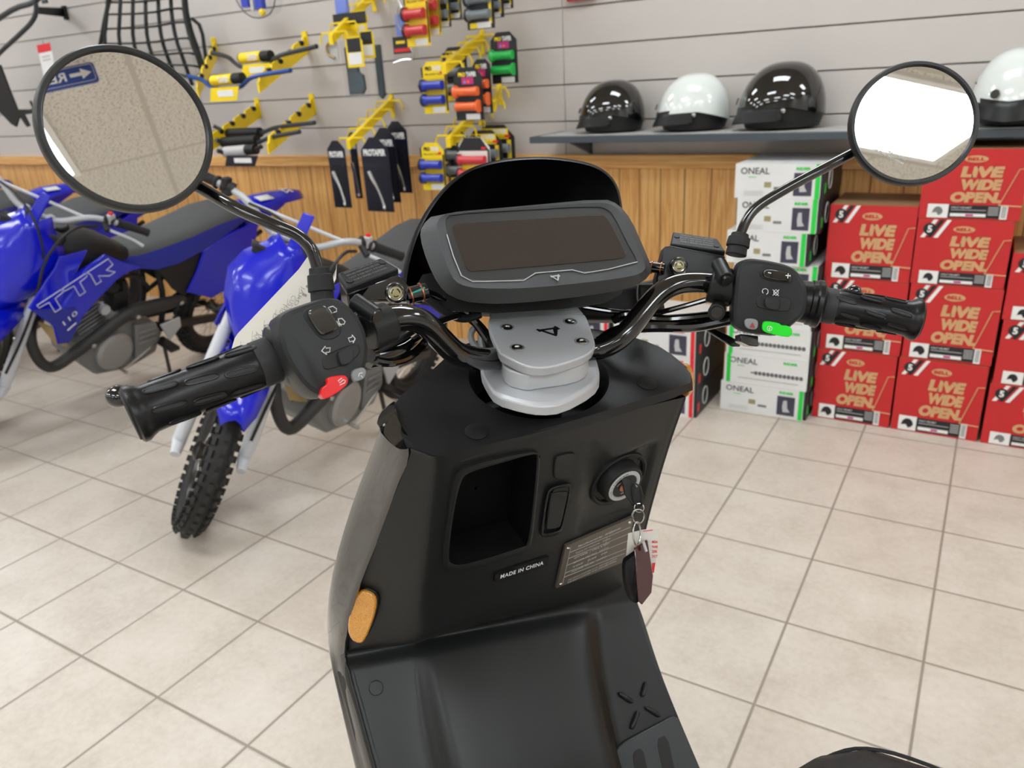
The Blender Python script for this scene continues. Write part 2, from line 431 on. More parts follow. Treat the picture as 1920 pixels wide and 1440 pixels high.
# restroom sign seen in the left mirror
sg = thing('hanging_sign', 'blue hanging sign with an arrow and the word RESTROOMS', 'sign', (2.1, 0.040, CEIL - 0.120))
def rr2(hw, hh, r, x, n=6):
    out = []
    for sy, sz, a0 in ((1, 1, 0), (-1, 1, 90), (-1, -1, 180), (1, -1, 270)):
        for k in range(n + 1):
            a = R(a0 + 90 * k / n); out.append(V((x, sy * (hw - r) + r * math.cos(a), .055 + sz * (hh - r) + r * math.sin(a))))
    return out
part('panel', 'sign_blue', sg, lambda b: b.prism(rr2(.230, .041, .014, -.006), (.012, 0, 0)))
b = MB(); x = -0.0075
b.tube(rr2(.222, .034, .011, x), .0010, 4, closed=True)
b.text('RESTROOMS', (x, -0.045, 0.055), (0, -1, 0), (0, 0, 1), w=0.325, h=0.038, bold=0.02)
b.prism([(x, 0.212, 0.055), (x, 0.175, 0.077), (x, 0.175, 0.062), (x, 0.132, 0.062), (x, 0.132, 0.048), (x, 0.175, 0.048), (x, 0.175, 0.033)], (-0.001, 0, 0))
b.build('lettering', 'white_ink', sg)
for yy in (-0.18, 0.18): part('hanging_wire', 'steel', sg, lambda b: b.tube([(0, yy, 0.09), (0, yy, 0.12)], 0.0015, 6))

# ---------------------------------------------------------------- cartons
def helmet_icon(b, cx, cz, w, y, m):
    b.use(m); pts = []
    for k in range(15):
        a = math.pi * k / 14; pts.append((cx + math.cos(a) * w * 0.42, y, cz + math.sin(a) * w * 0.5 - w * 0.1))
    pts.append((cx - w * 0.5, y, cz - w * 0.2)); pts.append((cx - w * 0.1, y, cz - w * 0.12)); pts.append((cx + w * 0.08, y, cz - w * 0.42)); pts.append((cx + w * 0.3, y, cz - w * 0.3))
    b.prism(pts, (0, -0.0003, 0))
def red_box(x, y, z, w, h, d, label, icon='black_card', open_top=False):
    t = thing('helmet_carton', label, 'box', (x, y, z), 'red helmet cartons')
    b = MB(); b.use('red_card').box((0, d / 2, h / 2), (w, d, h))
    b.use('kraft').box((0, d / 2, h + 0.0004), (w * 0.985, d * 0.97, 0.0014))
    fy = -0.0008
    b.use('tan'); U = (1, 0, 0); Z = (0, 0, 1)
    for s_, fz in (('LIVE', .68), ('WIDE', .50), ('OPEN.', .32)):
        b.text(s_, (0.02 if s_ != 'OPEN.' else 0.012, fy, h * fz), U, Z, w=w * (0.40 if s_ != 'OPEN.' else 0.50), h=h * .155, bold=0.07, shear=0.13)
    b.prism([(math.cos(a) * w * .115, fy, h * .86 + math.sin(a) * h * .05) for a in [2 * math.pi * k / 20 for k in range(20)]], (0, -.0003, 0))
    b.tube([(w * .28, fy, h * .21), (w * .42, fy, h * .72), (w * .5, fy, h * .73)], 0.0022, 4); b.tube([(w * .28, fy, h * .21), (w * .5, fy, h * .2)], 0.0022, 4)
    b.use('red_card').text('BELL', (0, fy - .0006, h * .86), U, Z, w=w * .17, h=h * .045, bold=0.04)
    # corner badge
    for k_, mm in enumerate(('white', 'black_card', 'white')):
        o_ = 0.03 + 0.02 * k_; b.use(mm).prism([(-w / 2 + o_ - .03 + .012, fy, h - .062 - .0), (-w / 2 + o_ - .03 + .025, fy, h - .062), (-w / 2 + o_ + .03, fy, h - .001), (-w / 2 + o_ + .017, fy, h - .001)], (0, -.0002, 0))
    b.use('black_card').prism([(-w / 2 + .038 + math.cos(a) * .02, fy - .0004, h - .033 + math.sin(a) * .02) for a in [2 * math.pi * k / 16 for k in range(16)]], (0, -.0003, 0))
    b.use('white').text('5', (-w / 2 + .038, fy - .0009, h - .033), U, Z, h=.024, bold=0.04)
    b.build('carton', None, t)
    b = MB(); lz = h * .115; lh = h * .2; lw = w * .78; lx = -w * .02; ly = -0.0012
    b.use('black_card').box((lx, ly, lz), (lw, .0006, lh * .92))
    b.use('white').box((lx - lw * .37, ly - .0003, lz), (lw * .27, .0006, lh)); b.box((lx + lw * .46, ly - .0003, lz), (lw * .09, .0006, lh))
    b.box((lx + lw * .02, ly - .0003, lz - lh * .26), (lw * .45, .0006, lh * .22))
    b.use('grey_light').text('HALF HELMET', (lx - lw * .07, ly - .0003, lz + lh * .28), U, Z, w=lw * .26, h=lh * .14)
    for k_ in range(5): b.box((lx + lw * .33, ly - .0003, lz + lh * (.32 - .13 * k_)), (lw * .13, .0006, lh * .05))
    for k_ in range(7): b.box((lx + lw * .02, ly - .0003, lz + lh * .1), (lw * .44, .0006, lh * .04))
    b.use('magenta').box((lx + lw * .04, ly - .0006, lz - lh * .26), (lw * .1, .0006, lh * .14))
    b.use('black_card')
    for k_ in range(8): b.box((lx + lw * .46, ly - .0006, lz + lh * (.35 - .1 * k_)), (lw * .06, .0006, lh * .045))
    helmet_icon(b, lx - lw * .37, lz, lh * .8, ly - .0007, icon)
    b.build('spec_label', None, t)
    return t
cols = [
 (-0.347, [(0, .281, .275, 'red helmet carton at the foot of the left column, on the floor'), (.284, .27, .277, 'middle red helmet carton of the left column, half hidden by the right grip'), (.556, .265, .281, 'top red helmet carton of the left column, brown lid showing')]),
 (-0.062, [(0, .283, .280, 'red helmet carton on the floor at the foot of the second column'), (.286, .270, .279, 'second red helmet carton up in the second column'), (.558, .224, .280, 'third red helmet carton up in the second column'), (.784, .225, .293, 'topmost red helmet carton, behind the right mirror')]),
 (0.236, [(0, .226, .292, 'rightmost red helmet carton standing on the floor'), (.228, .226, .29, 'middle red helmet carton at the right edge of the picture'), (.456, .225, .295, 'upper red helmet carton at the right edge of the picture')])]
for ci, (cx, rows) in enumerate(cols):
    for ri, (z, h, w, lab) in enumerate(rows):
        red_box(cx + (0.004 if ri % 2 else 0), 2.98 + 0.004 * ri, z + 0.001, w, h, 0.29, lab, 'grey_print' if (ci, ri) in ((1, 3), (2, 0)) else 'black_card')

def white_box(xl, xr, y, z, h, d, label, face, col='lime', group='white boot cartons'):
    w = xr - xl
    t = thing('boot_carton', label, 'box', ((xl + xr) / 2, y, z), group)
    b = MB(); b.use('off_white').box((-.006, d / 2, h / 2), (w - .012, d, h))
    b.use('black_card').box((w / 2 - .004, d / 2 + .002, h / 2), (.008, d - .004, h - .001))
    b.use(col)
    U = (1, 0, 0); Z = (0, 0, 1); fy = -.0008; sx = -1 if face == 'side' else 1
    b.box((sx * (w / 2 - .016) - (.006 if sx > 0 else -.002), fy / 2, h / 2), (.016, .002, h))
    b.text('RIDER', (w * .27, fy, h * .87), U, Z, w=w * .16, h=h * .085, bold=.05)
    b.box((-w * .42 + w * .12, fy, h * .62), (w * .09, .0006, h * .02))
    b.use('black_card').text('ONEAL', (-w * .27, fy, h * .80), U, Z, w=w * .33, h=h * .19, bold=.01)
    if face == 'side':
        for k_ in range(12): b.box((w * (-.12 + .047 * k_), fy, h * .42), (w * .03, .0006, h * .12))
        b.use('grey_print').box((w * .12, fy - .0003, h * .42), (w * .6, .0006, h * .05)); b.box((w * .02, fy, h * .2), (w * .7, .0006, h * .012))
    else:
        b.use('photo_dark').box((w * .27, fy, h * .42), (w * .2, .0006, h * .66))
        b.use('grey_light').prism([(w * (.24 + dx), fy - .0005, h * dz) for dx, dz in ((.0, .6), (.04, .62), (.05, .35), (.08, .22), (.0, .2), (-.01, .4))], (0, -.0003, 0))
        for k_ in range(3): b.box((-w * .28, fy, h * (.2 - .05 * k_)), (w * .22, .0006, h * .012))
        b.use('grey_print').box((0, fy, h * .3), (w * .1, .0006, h * .08)); b.use('cream').box((-w * .12, fy, h * .4), (w * .08, .0006, h * .16))
    b.use('off_white')
    b.tube([(w / 2 + .0006, d * .3 + math.cos(a) * .03, h * .5 + math.sin(a) * h * .3) for a in [2 * math.pi * k / 18 for k in range(18)]], .0022, 4, closed=True)
    b.use(col).box((w / 2, d * .08, h * .3), (.0012, .02, h * .3))
    b.build('carton', None, t)
    return t
N8 = ['at the bottom of the green striped stack', 'second from the floor in the green striped stack', 'third from the floor in the green striped stack', 'fourth from the floor in the green striped stack', 'fifth from the floor in the green striped stack', 'third from the top of the green striped stack', 'second from the top of the green striped stack', 'on top of the green striped stack']
wx = [(-.832, -.497), (-.822, -.491), (-.818, -.491), (-.82, -.495), (-.81, -.491), (-.834, -.535), (-.802, -.506), (-.814, -.504)]
for i, (a, c) in enumerate(wx):
    white_box(a, c, 2.92 + (0.02 if i == 4 else 0), .1212 * i + .0005, .1205, .36 if i != 4 else .34, 'white boot carton ' + N8[i], 'side' if i in (1, 2, 3) else 'end')
for i in range(3):
    white_box(-1.24, -.887, 2.78, .1235 * i + .0005, .1225, .36, 'red striped white boot carton, ' + ('at the bottom', 'in the middle', 'on top')[i] + ' of the stack right of the scooter', 'end', 'scarlet', 'red striped boot cartons')
    white_box(-1.62, -1.262, 2.80, .1265 * i + .0005, .1255, .36, 'red striped white boot carton, ' + ('at the bottom', 'in the middle', 'on top')[i] + ' of the stack behind the scooter', 'end', 'scarlet', 'red striped boot cartons')

# ---------------------------------------------------------------- shelf and helmets
ST = 1.068
sh = thing('wall_shelf', 'long slate grey shelf on the slat wall carrying helmets', 'shelf', (-1.70, WY, ST))
part('shelf_board', 'shelf', sh, lambda b: b.box((1.55, -.155, -.013), (3.14, .29, .026)), bevel=.002)
part('shelf_mat', 'shelf_top', sh, lambda b: b.box((1.55, -.155, .0012), (3.06, .24, .0022)))
for xx in (.12, 1.35, 2.7):
    part('bracket', 'shelf', sh, lambda b: b.prism([(xx, -.001, -.026), (xx, -.2, -.026), (xx, -.2, -.036), (xx, -.001, -.10)], (.012, 0, 0)))
def helmet(px, py, Y, size, color, label, rot, grp='half helmets on the shelf'):
    p = onY(px, py, Y)
    mx = Matrix.Translation((p.x, Y, ST + .004)) @ Matrix.Rotation(R(rot), 4, 'Z') @ Matrix.Scale(size, 4)
    t = thing('half_helmet', label, 'helmet', grp and (0, 0, 0), grp, mx=mx)
    # local: +x is the front. shell of one metre scale 1 = .25 long
    def shell(b, s=1.0, dz=0, lo=0.0):
        rs = []
        for i in range(13):
            ph = (math.pi / 2) * i / 12
            r_, z_ = math.cos(ph * .98), math.sin(ph)
            ring = []
            for k in range(32):
                a = 2 * math.pi * k / 32; ca, sa = math.cos(a), math.sin(a)
                rim = .055 + .03 * (1 - ca) / 2 * 0 - .028 * max(0, -ca) + .012 * abs(sa)
                zz = rim + (0.196 - rim) * z_
                ring.append(V((ca * r_ ** .85 * .132 * s - .012 * z_, sa * r_ ** .85 * .108 * s, zz + dz)))
            rs.append(ring)
        b.rings(rs)
    part('shell', color, t, lambda b: shell(b), smooth=50)
    def liner(b):
        b.rings([[V((math.cos(a) * .120 * q - .004, math.sin(a) * .094 * q, z)) for a in [2 * math.pi * k / 32 for k in range(32)]] for q, z in ((.80, .004), (.93, .006), (1.0, .03), (1.0, .09))])
    part('liner', 'deep_black', t, liner)
    def visor(b):
        rows = []
        for q, z in ((1.005, .066), (1.02, .045), (1.11, .022), (1.12, .016), (1.0, .028)):
            rows.append([V((math.cos(a) * .132 * (q if abs(a) < 1.1 else 1 + (q - 1) * .25), math.sin(a) * .105 * (1 + (q - 1) * .35), z + .012 * abs(math.sin(a)))) for a in [(-1.45 + 2.9 * k / 20) for k in range(21)]])
        b.grid(rows)
    part('visor', 'soft_black', t, visor, solid=.003)
    for s_ in (-1, 1):
        part('snap', 'steel', t, lambda b: b.lathe([(0, .007), (.005, .006), (.0075, .003), (.0075, 0)], (.015, s_ * .104, .058), (0, s_, 0), 16))
    part('badge', 'dark_steel', t, lambda b: b.lathe([(0.0001, .003), (.010, .003), (.012, 0)], (.128 if color != 'x' else 0, -.035, .085), (1, -.25, .35), 20))
    if color == 'helmet_white':
        part('rivet', 'deep_black', t, lambda b: b.ball((.03, -.098, .11), .0035, 10))
    return t
helmet(1148, 200, 3.17, 1.04, 'helmet_black', 'small gloss black half helmet, leftmost on the shelf', 208)
helmet(1300, 195, 3.17, 1.08, 'helmet_white', 'pearl white half helmet between two black ones on the shelf', 208)
helmet(1466, 190, 3.165, 1.20, 'helmet_black', 'larger gloss black half helmet beside the right mirror', 204)
helmet(1908, 180, 3.15, 1.20, 'helmet_white', 'white half helmet at the right end of the shelf, cut by the picture edge', 262)

# ---------------------------------------------------------------- wall display
def P(x, y, Y): return onY(x, y, Y)
def card(t, name, m, w, h, ch=.2, y=0.0, th=.003):
    def f(b): b.prism([(-w / 2, y, -h), (w / 2, y, -h), (w / 2, y, -w * ch), (w / 2 - w * ch, y, 0), (-w / 2 + w * ch, y, 0), (-w / 2, y, -w * ch)], (0, th, 0))
    return part(name, m, t, f)
def wallpack(kind, color, x0, y0, x1, y1, Y, label, group):
    a = P(x0, y0, Y); c = P(x1, y1, Y); w = abs(c.x - a.x); h = abs(a.z - c.z)
    if kind == 'lever': w *= .80
    nm = 'lever_pack' if kind == 'lever' else 'grip_pack'
    t = thing(nm, label, 'packaged ' + ('lever' if kind == 'lever' else 'grips'), ((a.x + c.x) / 2, Y, max(a.z, c.z)), group)
    U = (1, 0, 0); Z = (0, 0, 1)
    if kind == 'lever':
        card(t, 'backing_card', 'navy_card', w, h, .35)
        b = MB(); b.use('white').text('PROTAPER', (0, -.0006, -h * .2), U, Z, w=w * .82, h=h * .09, bold=.05); b.build('lettering', None, t)
        part('blister', 'clear', t, lambda b: b.prism([(-w * .42, 0, -h * .97), (w * .42, 0, -h * .97), (w * .42, 0, -h * .34), (-w * .42, 0, -h * .34)], (0, -.016, 0), .9), bevel=.003)
        part('lever', 'steel', t, lambda b: (b.tube([(-w * .25, -.008, -h * .45), (-w * .15, -.008, -h * .55), (w * .02, -.008, -h * .68), (w * .15, -.008, -h * .85), (w * .2, -.008, -h * .93)], [.010, .011, .006, .006, .008], 8, smooth=1), b.ball((w * .2, -.010, -h * .94), .010, 10)))
    else:
        dk = kind == 'pillow'; white = kind == 'bright'
        card(t, 'backing_card', 'white' if white else ('black_card' if dk or color == 'grey_grip' else 'yellow'), w, h, .25)
        b = MB()
        if color == 'grey_grip': b.use('yellow').box((0, -.0003, -h * .17), (w * .7, .001, h * .2)); b.box((w * .36, -.0003, -h * .6), (w * .1, .001, h * .62)); b.box((-w * .2, -.0003, -h * .93), (w * .4, .001, h * .1))
        if white: b.use('black_card').prism([(-w * .5, -.0003, -h * .27), (w * .5, -.0003, -h * .27), (w * .25, -.0003, -.001), (-w * .25, -.0003, -.001)], (0, -.001, 0)); b.use('yellow').box((w * .1, -.0006, -h * .42), (w * .5, .001, h * .06)); b.box((0, -.0006, -h * .6), (w * .8, .001, h * .1))
        b.use('yellow' if dk or white else 'black_card').text('PRO', (-w * .2, -.0006, -h * .13), U, Z, w=w * .26, h=h * .08, bold=.06)
        b.use('white').text('TAPER', (w * .14, -.0006, -h * .13), U, Z, w=w * .36, h=h * .09, bold=.05)
        if dk:
            b.use('magenta').box((0, -.0006, -h * .25), (w * .42, .001, h * .13)); b.use('orange').box((w * .02, -.0012, -h * .27), (w * .08, .001, h * .05)); b.use('bottle_blue').box((-w * .1, -.0012, -h * .27), (w * .08, .001, h * .05))
        else:
            b.use('black_card').text('PILLOW TOP', (0, -.0006, -h * .24), U, Z, w=w * .7, h=h * .035); b.box((w * .47, -.0006, -h * .6), (w * .06, .001, h * .7)); b.box((-w * .47, -.0006, -h * .2), (w * .06, .001, h * .2))
            b.use('scarlet').box((w * .33, -.0012, -h * .22), (w * .13, .001, h * .05))
        b.build('printing', None, t)
        part('price_label', 'white', t, lambda b: b.box((w * .12, -.0012, -h * .93), (w * .5, .001, h * .11)))
        r = h * .085
        for k_ in (.45, .73):
            def g(b):
                zz = -h * k_
                b.lathe([(.0005, 0), (r * 1.45, 0), (r * 1.5, .006), (r, .016), (r * .95, w * .5), (r * 1.05, w * .82), (.0005, w * .83)], (-w * .42 if k_ < .6 or not dk else w * .42, -r * .8, zz), (1 if k_ < .6 or not dk else -1, 0, 0), 18)
            part('grip', color, t, g)
            if not dk: part('grip_end', 'deep_black', t, lambda b: b.lathe([(.0005, 0), (r * 1.5, 0), (r * 1.5, .012), (.0005, .013)], (-w * .44, -r * .8, -h * k_), (1, 0, 0), 16))
        part('blister', 'clear', t, lambda b: b.prism([(-w * .46, 0, -h * .86), (w * .46, 0, -h * .86), (w * .46, 0, -h * .32), (-w * .46, 0, -h * .32)], (0, -r * 2.1, 0), .92), bevel=.004)
    return t

def hook_arm(wx_, wy_, ex_, ey_, Ye, nbar, half, label, skew=0.0):
    a = P(wx_, wy_, WY); e = P(ex_, ey_, Ye)
    t = thing('display_arm', label, 'display arm', (a.x, WY, a.z), 'yellow display arms on the slat wall')
    e = e - V((a.x, WY, a.z))
    part('bracket', 'yellow', t, lambda b: b.box((0, -.004, -.02), (.02, .008, .11)), bevel=.001)
    d = e.normalized()
    def arm(b):
        up = V((0, 0, .021)); sx = V((.012, 0, 0))
        b.rings([[q + up + sx, q + up - sx, q - up - sx, q - up + sx] for q in (V((0, -.004, 0)), e)])
    part('arm', 'yellow', t, arm, bevel=.001)
    bars = []
    for i in range(nbar):
        q = e * ((i + .35) / (nbar - .3))
        bars.append(q + V((a.x, WY, a.z)))
        part('crossbar', 'yellow', t, lambda b: b.tube([q + V((-half, 0, -.028)), q + V((-half, 0, -.008)), q + V((-half + .012, 0, .016)), q + V((half - .012, 0, .016)), q + V((half, 0, -.008)), q + V((half, 0, -.028))], .0045, 6))
    return bars
hook_arm(735, 190, 653, 272, 2.92, 5, .085, 'yellow display arm holding the lever packs')
hook_arm(700, -10, 620, 75, 2.92, 5, .085, 'yellow display arm holding tie packs and dark grey covers')
hook_arm(905, 70, 832, 130, 2.92, 5, .085, 'yellow display arm holding the blue and orange grip packs')
hook_arm(900, 205, 840, 268, 2.92, 4, .085, 'yellow display arm holding the lower grip packs')
hook_arm(810, -60, 760, -12, 2.92, 4, .085, 'yellow display arm at the top edge holding red grip packs')
hook_arm(935, -70, 900, -25, 2.92, 3, .075, 'yellow display arm at the top edge holding grey grip packs')
hook_arm(938, 165, 925, 200, 3.1, 2, .05, 'short yellow display arm below the green grip pack')
LV = [(716, 228, 778, 362, 3.08), (693, 240, 757, 380, 3.02), (650, 248, 682, 372, 3.02), (667, 258, 746, 398, 2.94), (607, 264, 664, 390, 2.93)]
LL = ['lever blister pack farthest right and nearest the wall', 'lever blister pack second from the right on its arm', 'lever blister pack half hidden behind the two front ones', 'front lever blister pack with a bent silver lever, right of the arm end', 'front lever blister pack left of the arm end']
for q, l in zip(LV, LL): wallpack('lever', None, *q, l, 'lever blister packs')
GR = [('grip', 'grey_grip', 890, 235, 968, 330, 3.16, 'grey grip pack hanging nearest the wall, above the scooter visor'),
      ('grip', 'grey_grip', 872, 245, 945, 340, 3.08, 'grey grip pack behind the white fronted pack'),
      ('grip', 'grey_grip', 835, 245, 880, 345, 3.04, 'grey grip pack between the blue pack and the white fronted pack'),
      ('grip', 'blue_grip', 786, 268, 838, 357, 2.93, 'lower blue grip pack at the left edge of the visor'),
      ('bright', 'red_grip', 855, 258, 922, 350, 2.94, 'white fronted grip pack with red grips just above the visor'),
      ('pillow', 'green', 918, 62, 972, 155, 3.1, 'bright green grip pack'),
      ('pillow', 'orange', 885, 112, 924, 212, 3.03, 'orange grip pack half hidden behind the other orange one'),
      ('pillow', 'orange', 849, 128, 908, 225, 2.93, 'front orange grip pack'),
      ('grip', 'grey_grip', 828, 90, 880, 190, 3.10, 'grey grip pack behind the upper blue pack'),
      ('grip', 'blue_grip', 788, 117, 842, 212, 2.93, 'upper blue grip pack'),
      ('grip', 'grey_grip', 836, -50, 866, 34, 3.12, 'dark grey grip pack at the top edge, farthest back behind the red ones'),
      ('grip', 'grey_grip', 812, -40, 846, 50, 3.06, 'grey grip pack at the top edge behind the two red ones'),
      ('grip', 'red_grip', 790, -35, 828, 65, 3.0, 'rear red grip pack at the top edge'),
      ('grip', 'red_grip', 754, -22, 808, 85, 2.93, 'front red grip pack'),
      ('grip', 'grey_grip', 925, -60, 962, 15, 3.1, 'rear grey grip pack at the top edge'),
      ('grip', 'grey_grip', 896, -50, 945, 32, 3.03, 'middle grey grip pack at the top edge'),
      ('grip', 'grey_grip', 870, -45, 928, 52, 2.93, 'front light grey grip pack at the top edge')]
for g in GR: wallpack(*g[:7], g[7], 'grip packs')

# hanging tool pieces and covers on the second arm
for (x0, y0, x1, y1, Y, nm, lab) in [(640, 85, 686, 176, 2.98, 'chain_guide', 'dark slate grey cover in a clear bag, left one'), (697, 80, 722, 186, 3.05, 'chain_guide', 'long dark slate grey cover in a clear bag, right one')]:
    a = P(x0, y0, Y); c = P(x1, y1, Y); w = c.x - a.x; h = a.z - c.z
    t = thing(nm, lab, 'packaged part', ((a.x + c.x) / 2, Y, a.z), 'slate grey covers in clear bags')
    part('cover', 'slate_tool', t, lambda b: b.prism([(-w * .4, 0, -h), (w * .3, 0, -h), (w * .45, 0, -h * .9), (w * .42, 0, -h * .62), (w * .2, 0, -h * .55), (w * .18, 0, -.01), (-w * .4, 0, -.01)] if nm and x0 < 650 else [(-w * .4, 0, -h * .93), (0, 0, -h), (w * .4, 0, -h * .93), (w * .4, 0, -.01), (-w * .4, 0, -.01)], (0, .02, 0)), bevel=.004)
    part('bag', 'clear', t, lambda b: b.prism([(-w * .55, -.004, -h * 1.08), (w * .55, -.004, -h * 1.08), (w * .55, -.004, .02), (-w * .55, -.004, .02)], (0, .028, 0)))
for (x0, y0, x1, y1, Y, m1, lab) in [(646, 70, 684, 125, 2.93, 'yellow', 'small yellow edged pack with white label, front one'), (672, 58, 704, 108, 2.99, 'yellow', 'small yellow edged pack with white label, behind the front one'), (604, 68, 636, 116, 2.95, 'gold', 'small pack with a gold coloured clip')]:
    a = P(x0, y0, Y); c = P(x1, y1, Y); w = c.x - a.x; h = a.z - c.z
    t = thing('accessory_pack', lab, 'packaged part', ((a.x + c.x) / 2, Y, a.z), 'small accessory packs')
    card(t, 'backing_card', m1 if m1 == 'yellow' else 'grey_light', w, h, .2)
    if m1 == 'yellow':
        part('dark_print', 'black_card', t, lambda b: b.box((0, -.0006, -h * .28), (w * .8, .001, h * .45))); part('price_label', 'white', t, lambda b: b.box((0, -.0008, -h * .72), (w * .78, .001, h * .38)))
    else:
        part('clip', 'gold', t, lambda b: b.tube([(w * .2, -.008, -h * .25), (-w * .2, -.008, -h * .3), (-w * .25, -.008, -h * .7), (w * .3, -.008, -h * .85)], .006, 8, smooth=2))
a = P(628, -10, 3.1); t = thing('pouch_pack', 'pale blue pouch hanging at the top edge of the wall display', 'packaged part', (a.x, 3.1, a.z))
part('pouch', 'bottle_blue', t, lambda b: b.box((.035, 0, -.04), (.075, .02, .095)), bevel=.006)
a = P(624, 30, 3.06); t = thing('hanging_card', 'wide yellow card with black top hanging behind the arm', 'packaged part', (a.x, 3.06, a.z))
b = MB(); b.use('black_card').box((.1, 0, -.02), (.2, .003, .05)); b.use('yellow').box((.125, 0, -.075), (.155, .003, .065)); b.use('white').text('TAPER', (.165, -.002, -.07), (1, 0, 0), (0, 0, 1), w=.055, h=.035, bold=.04); b.build('card', None, t)
# clear bag with wheel like cable and black base
a = P(725, -20, 3.0); c = P(780, 112, 3.0); w, h = c.x - a.x, a.z - c.z
t = thing('cable_pack', 'clear bag with coiled cable above a black and red card', 'packaged part', ((a.x + c.x) / 2, 3.0, a.z))
part('bag', 'clear', t, lambda b: b.prism([(-w * .5, 0, -h), (w * .5, 0, -h), (w * .5, 0, 0), (-w * .5, 0, 0)], (0, .02, 0)))
b = MB(); b.use('black_card').box((-w * .05, -.002, -h * .78), (w * .8, .003, h * .24)); b.use('scarlet').box((-w * .05, -.004, -h * .85), (w * .7, .002, h * .05)); b.use('yellow').box((-w * .1, -.004, -h * .74), (w * .4, .002, h * .04)); b.build('card', None, t)
part('coiled_cable', 'grey_light', t, lambda b: b.tube([(math.cos(q) * w * .3 + w * .1, .006, -h * .4 + math.sin(q) * h * .2) for q in [2 * math.pi * k / 20 for k in range(20)]], .004, 6, closed=True))
part('slate_band', 'bottle_blue', t, lambda b: b.box((-w * .1, .008, -h * .5), (w * .4, .004, h * .3)))
part('wire_end', 'steel', t, lambda b: b.tube([(-w * .2, -.004, -.0), (w * .2, -.004, -h * .35), (w * .3, -.004, -h * .8), (w * .5, -.004, -h * 1.0), (0, -.004, -h * .98), (-w * .5, -.004, -h * 1.02)], .003, 6, smooth=1))

# notched racks and handlebars
def notched(wx_, wy_, ex_, ey_, Ye, label):
    a = P(wx_, wy_, WY); e = P(ex_, ey_, Ye) - a
    t = thing('notched_rack', label, 'handlebar rack', (a.x, WY, a.z), 'yellow notched handlebar racks')
    def f(b):
        n = 9; top = []; bot = []
        for i in range(n * 4 + 1):
            s_ = i / (n * 4); p = e * s_; nt = (i % 8) in (3, 4, 5)
            top.append(p + V((0, 0, .014 if nt else .040))); bot.append(p + V((0, 0, -.046 + .01 * s_)))
        b.rings([top, bot, [p + V((.012, 0, 0)) for p in bot], [p + V((.012, 0, 0)) for p in top]], closed=False, cap=False) if 0 else (b.grid([top, bot]), b.grid([[p + V((.012, 0, 0)) for p in top], [p + V((.012, 0, 0)) for p in bot]]), b.grid([top, [p + V((.012, 0, 0)) for p in top]]), b.grid([bot, [p + V((.012, 0, 0)) for p in bot]]), b.grid([[top[-1], bot[-1]], [top[-1] + V((.012, 0, 0)), bot[-1] + V((.012, 0, 0))]]))
    part('notched_plate', 'yellow', t, f)
    part('backplate', 'yellow', t, lambda b: b.box((.004, -.004, .01), (.035, .008, .10)), bevel=.001)
    part('notch_liner', 'deep_black', t, lambda b: [b.lathe([(.010, -.006), (.013, -.006), (.013, .018), (.010, .018)], e * ((4 + 8 * i) / 36) + V((0, 0, .022)), (1, 0, 0), 10) for i in range(4)])
notched(403, 92, 368, 170, 2.85, 'upper left yellow notched rack with handlebars')
notched(573, 82, 482, 160, 2.85, 'upper right yellow notched rack with handlebars')
notched(484, 205, 392, 270, 2.85, 'lower left yellow notched rack')
notched(586, 198, 500, 275, 2.85, 'lower right yellow notched rack')
def hbar(px, Y, m, pad, label, r=.011):
    pts = [P(x, y, Y + dy) for x, y, dy in px]
    o_ = sum(pts, V()) / len(pts)
    t = thing('motocross_handlebar', label, 'handlebar', o_, 'handlebars displayed on the racks')
    part('tube', m, t, lambda b: b.tube(pts, r, 10, smooth=2), world=True)
    if pad:
        p, q = P(*pad[0], Y), P(*pad[1], Y)
        def f(b):
            ax = (q - p).normalized()
            b.use('deep_black').tube([p, q], .026, 14); b.use(pad[2]).tube([p.lerp(q, .03), p.lerp(q, .72)], .0268, 14)
            if pad[2] == 'yellow': b.use('white').text('TAPER', p.lerp(q, .5) + V((0, -.0278, 0)), ax, (0, 0, 1), w=(q - p).length * .35, h=.03, bold=.03)
        part('crossbar_pad', None, t, f, world=True)
    return t
hbar([(396, 99, -.05), (428, 106, -.02), (440, 118, 0), (455, 128, 0), (500, 122, 0), (512, 112, 0), (524, 103, -.02), (594, 87, -.05)], 3.02, 'tube_dark', ((452, 110), (508, 104), 'yellow'), 'dark handlebar with yellow pad on the upper rack, rear one')
hbar([(352, 143, -.05), (378, 148, -.02), (392, 160, 0), (402, 168, 0), (450, 165, 0), (460, 155, 0), (472, 143, -.02), (545, 132, -.05)], 2.9, 'bar_blue', ((398, 152), (455, 146), 'yellow'), 'blue handlebar with yellow pad on the upper rack, front one')
hbar([(400, 236, -.05), (425, 248, 0), (440, 252, 0), (490, 250, 0), (505, 243, 0), (520, 238, -.02), (590, 230, -.05)], 3.0, 'tube_dark', ((424, 251), (488, 248), 'deep_black'), 'dark handlebar on the lower rack, rear one')
hbar([(405, 262, -.05), (420, 268, 0), (440, 272, 0), (480, 270, 0), (495, 262, 0), (512, 256, -.02), (562, 247, -.05)], 2.92, 'tube_dark', ((418, 267), (482, 262), 'deep_black'), 'dark handlebar on the lower rack, middle one')
hbar([(408, 283, -.05), (425, 287, 0), (470, 286, 0), (490, 275, -.02)], 2.86, 'dark_steel', ((422, 285), (480, 280), 'grey_light'), 'dark handlebar with pale pad on the lower rack, front one')
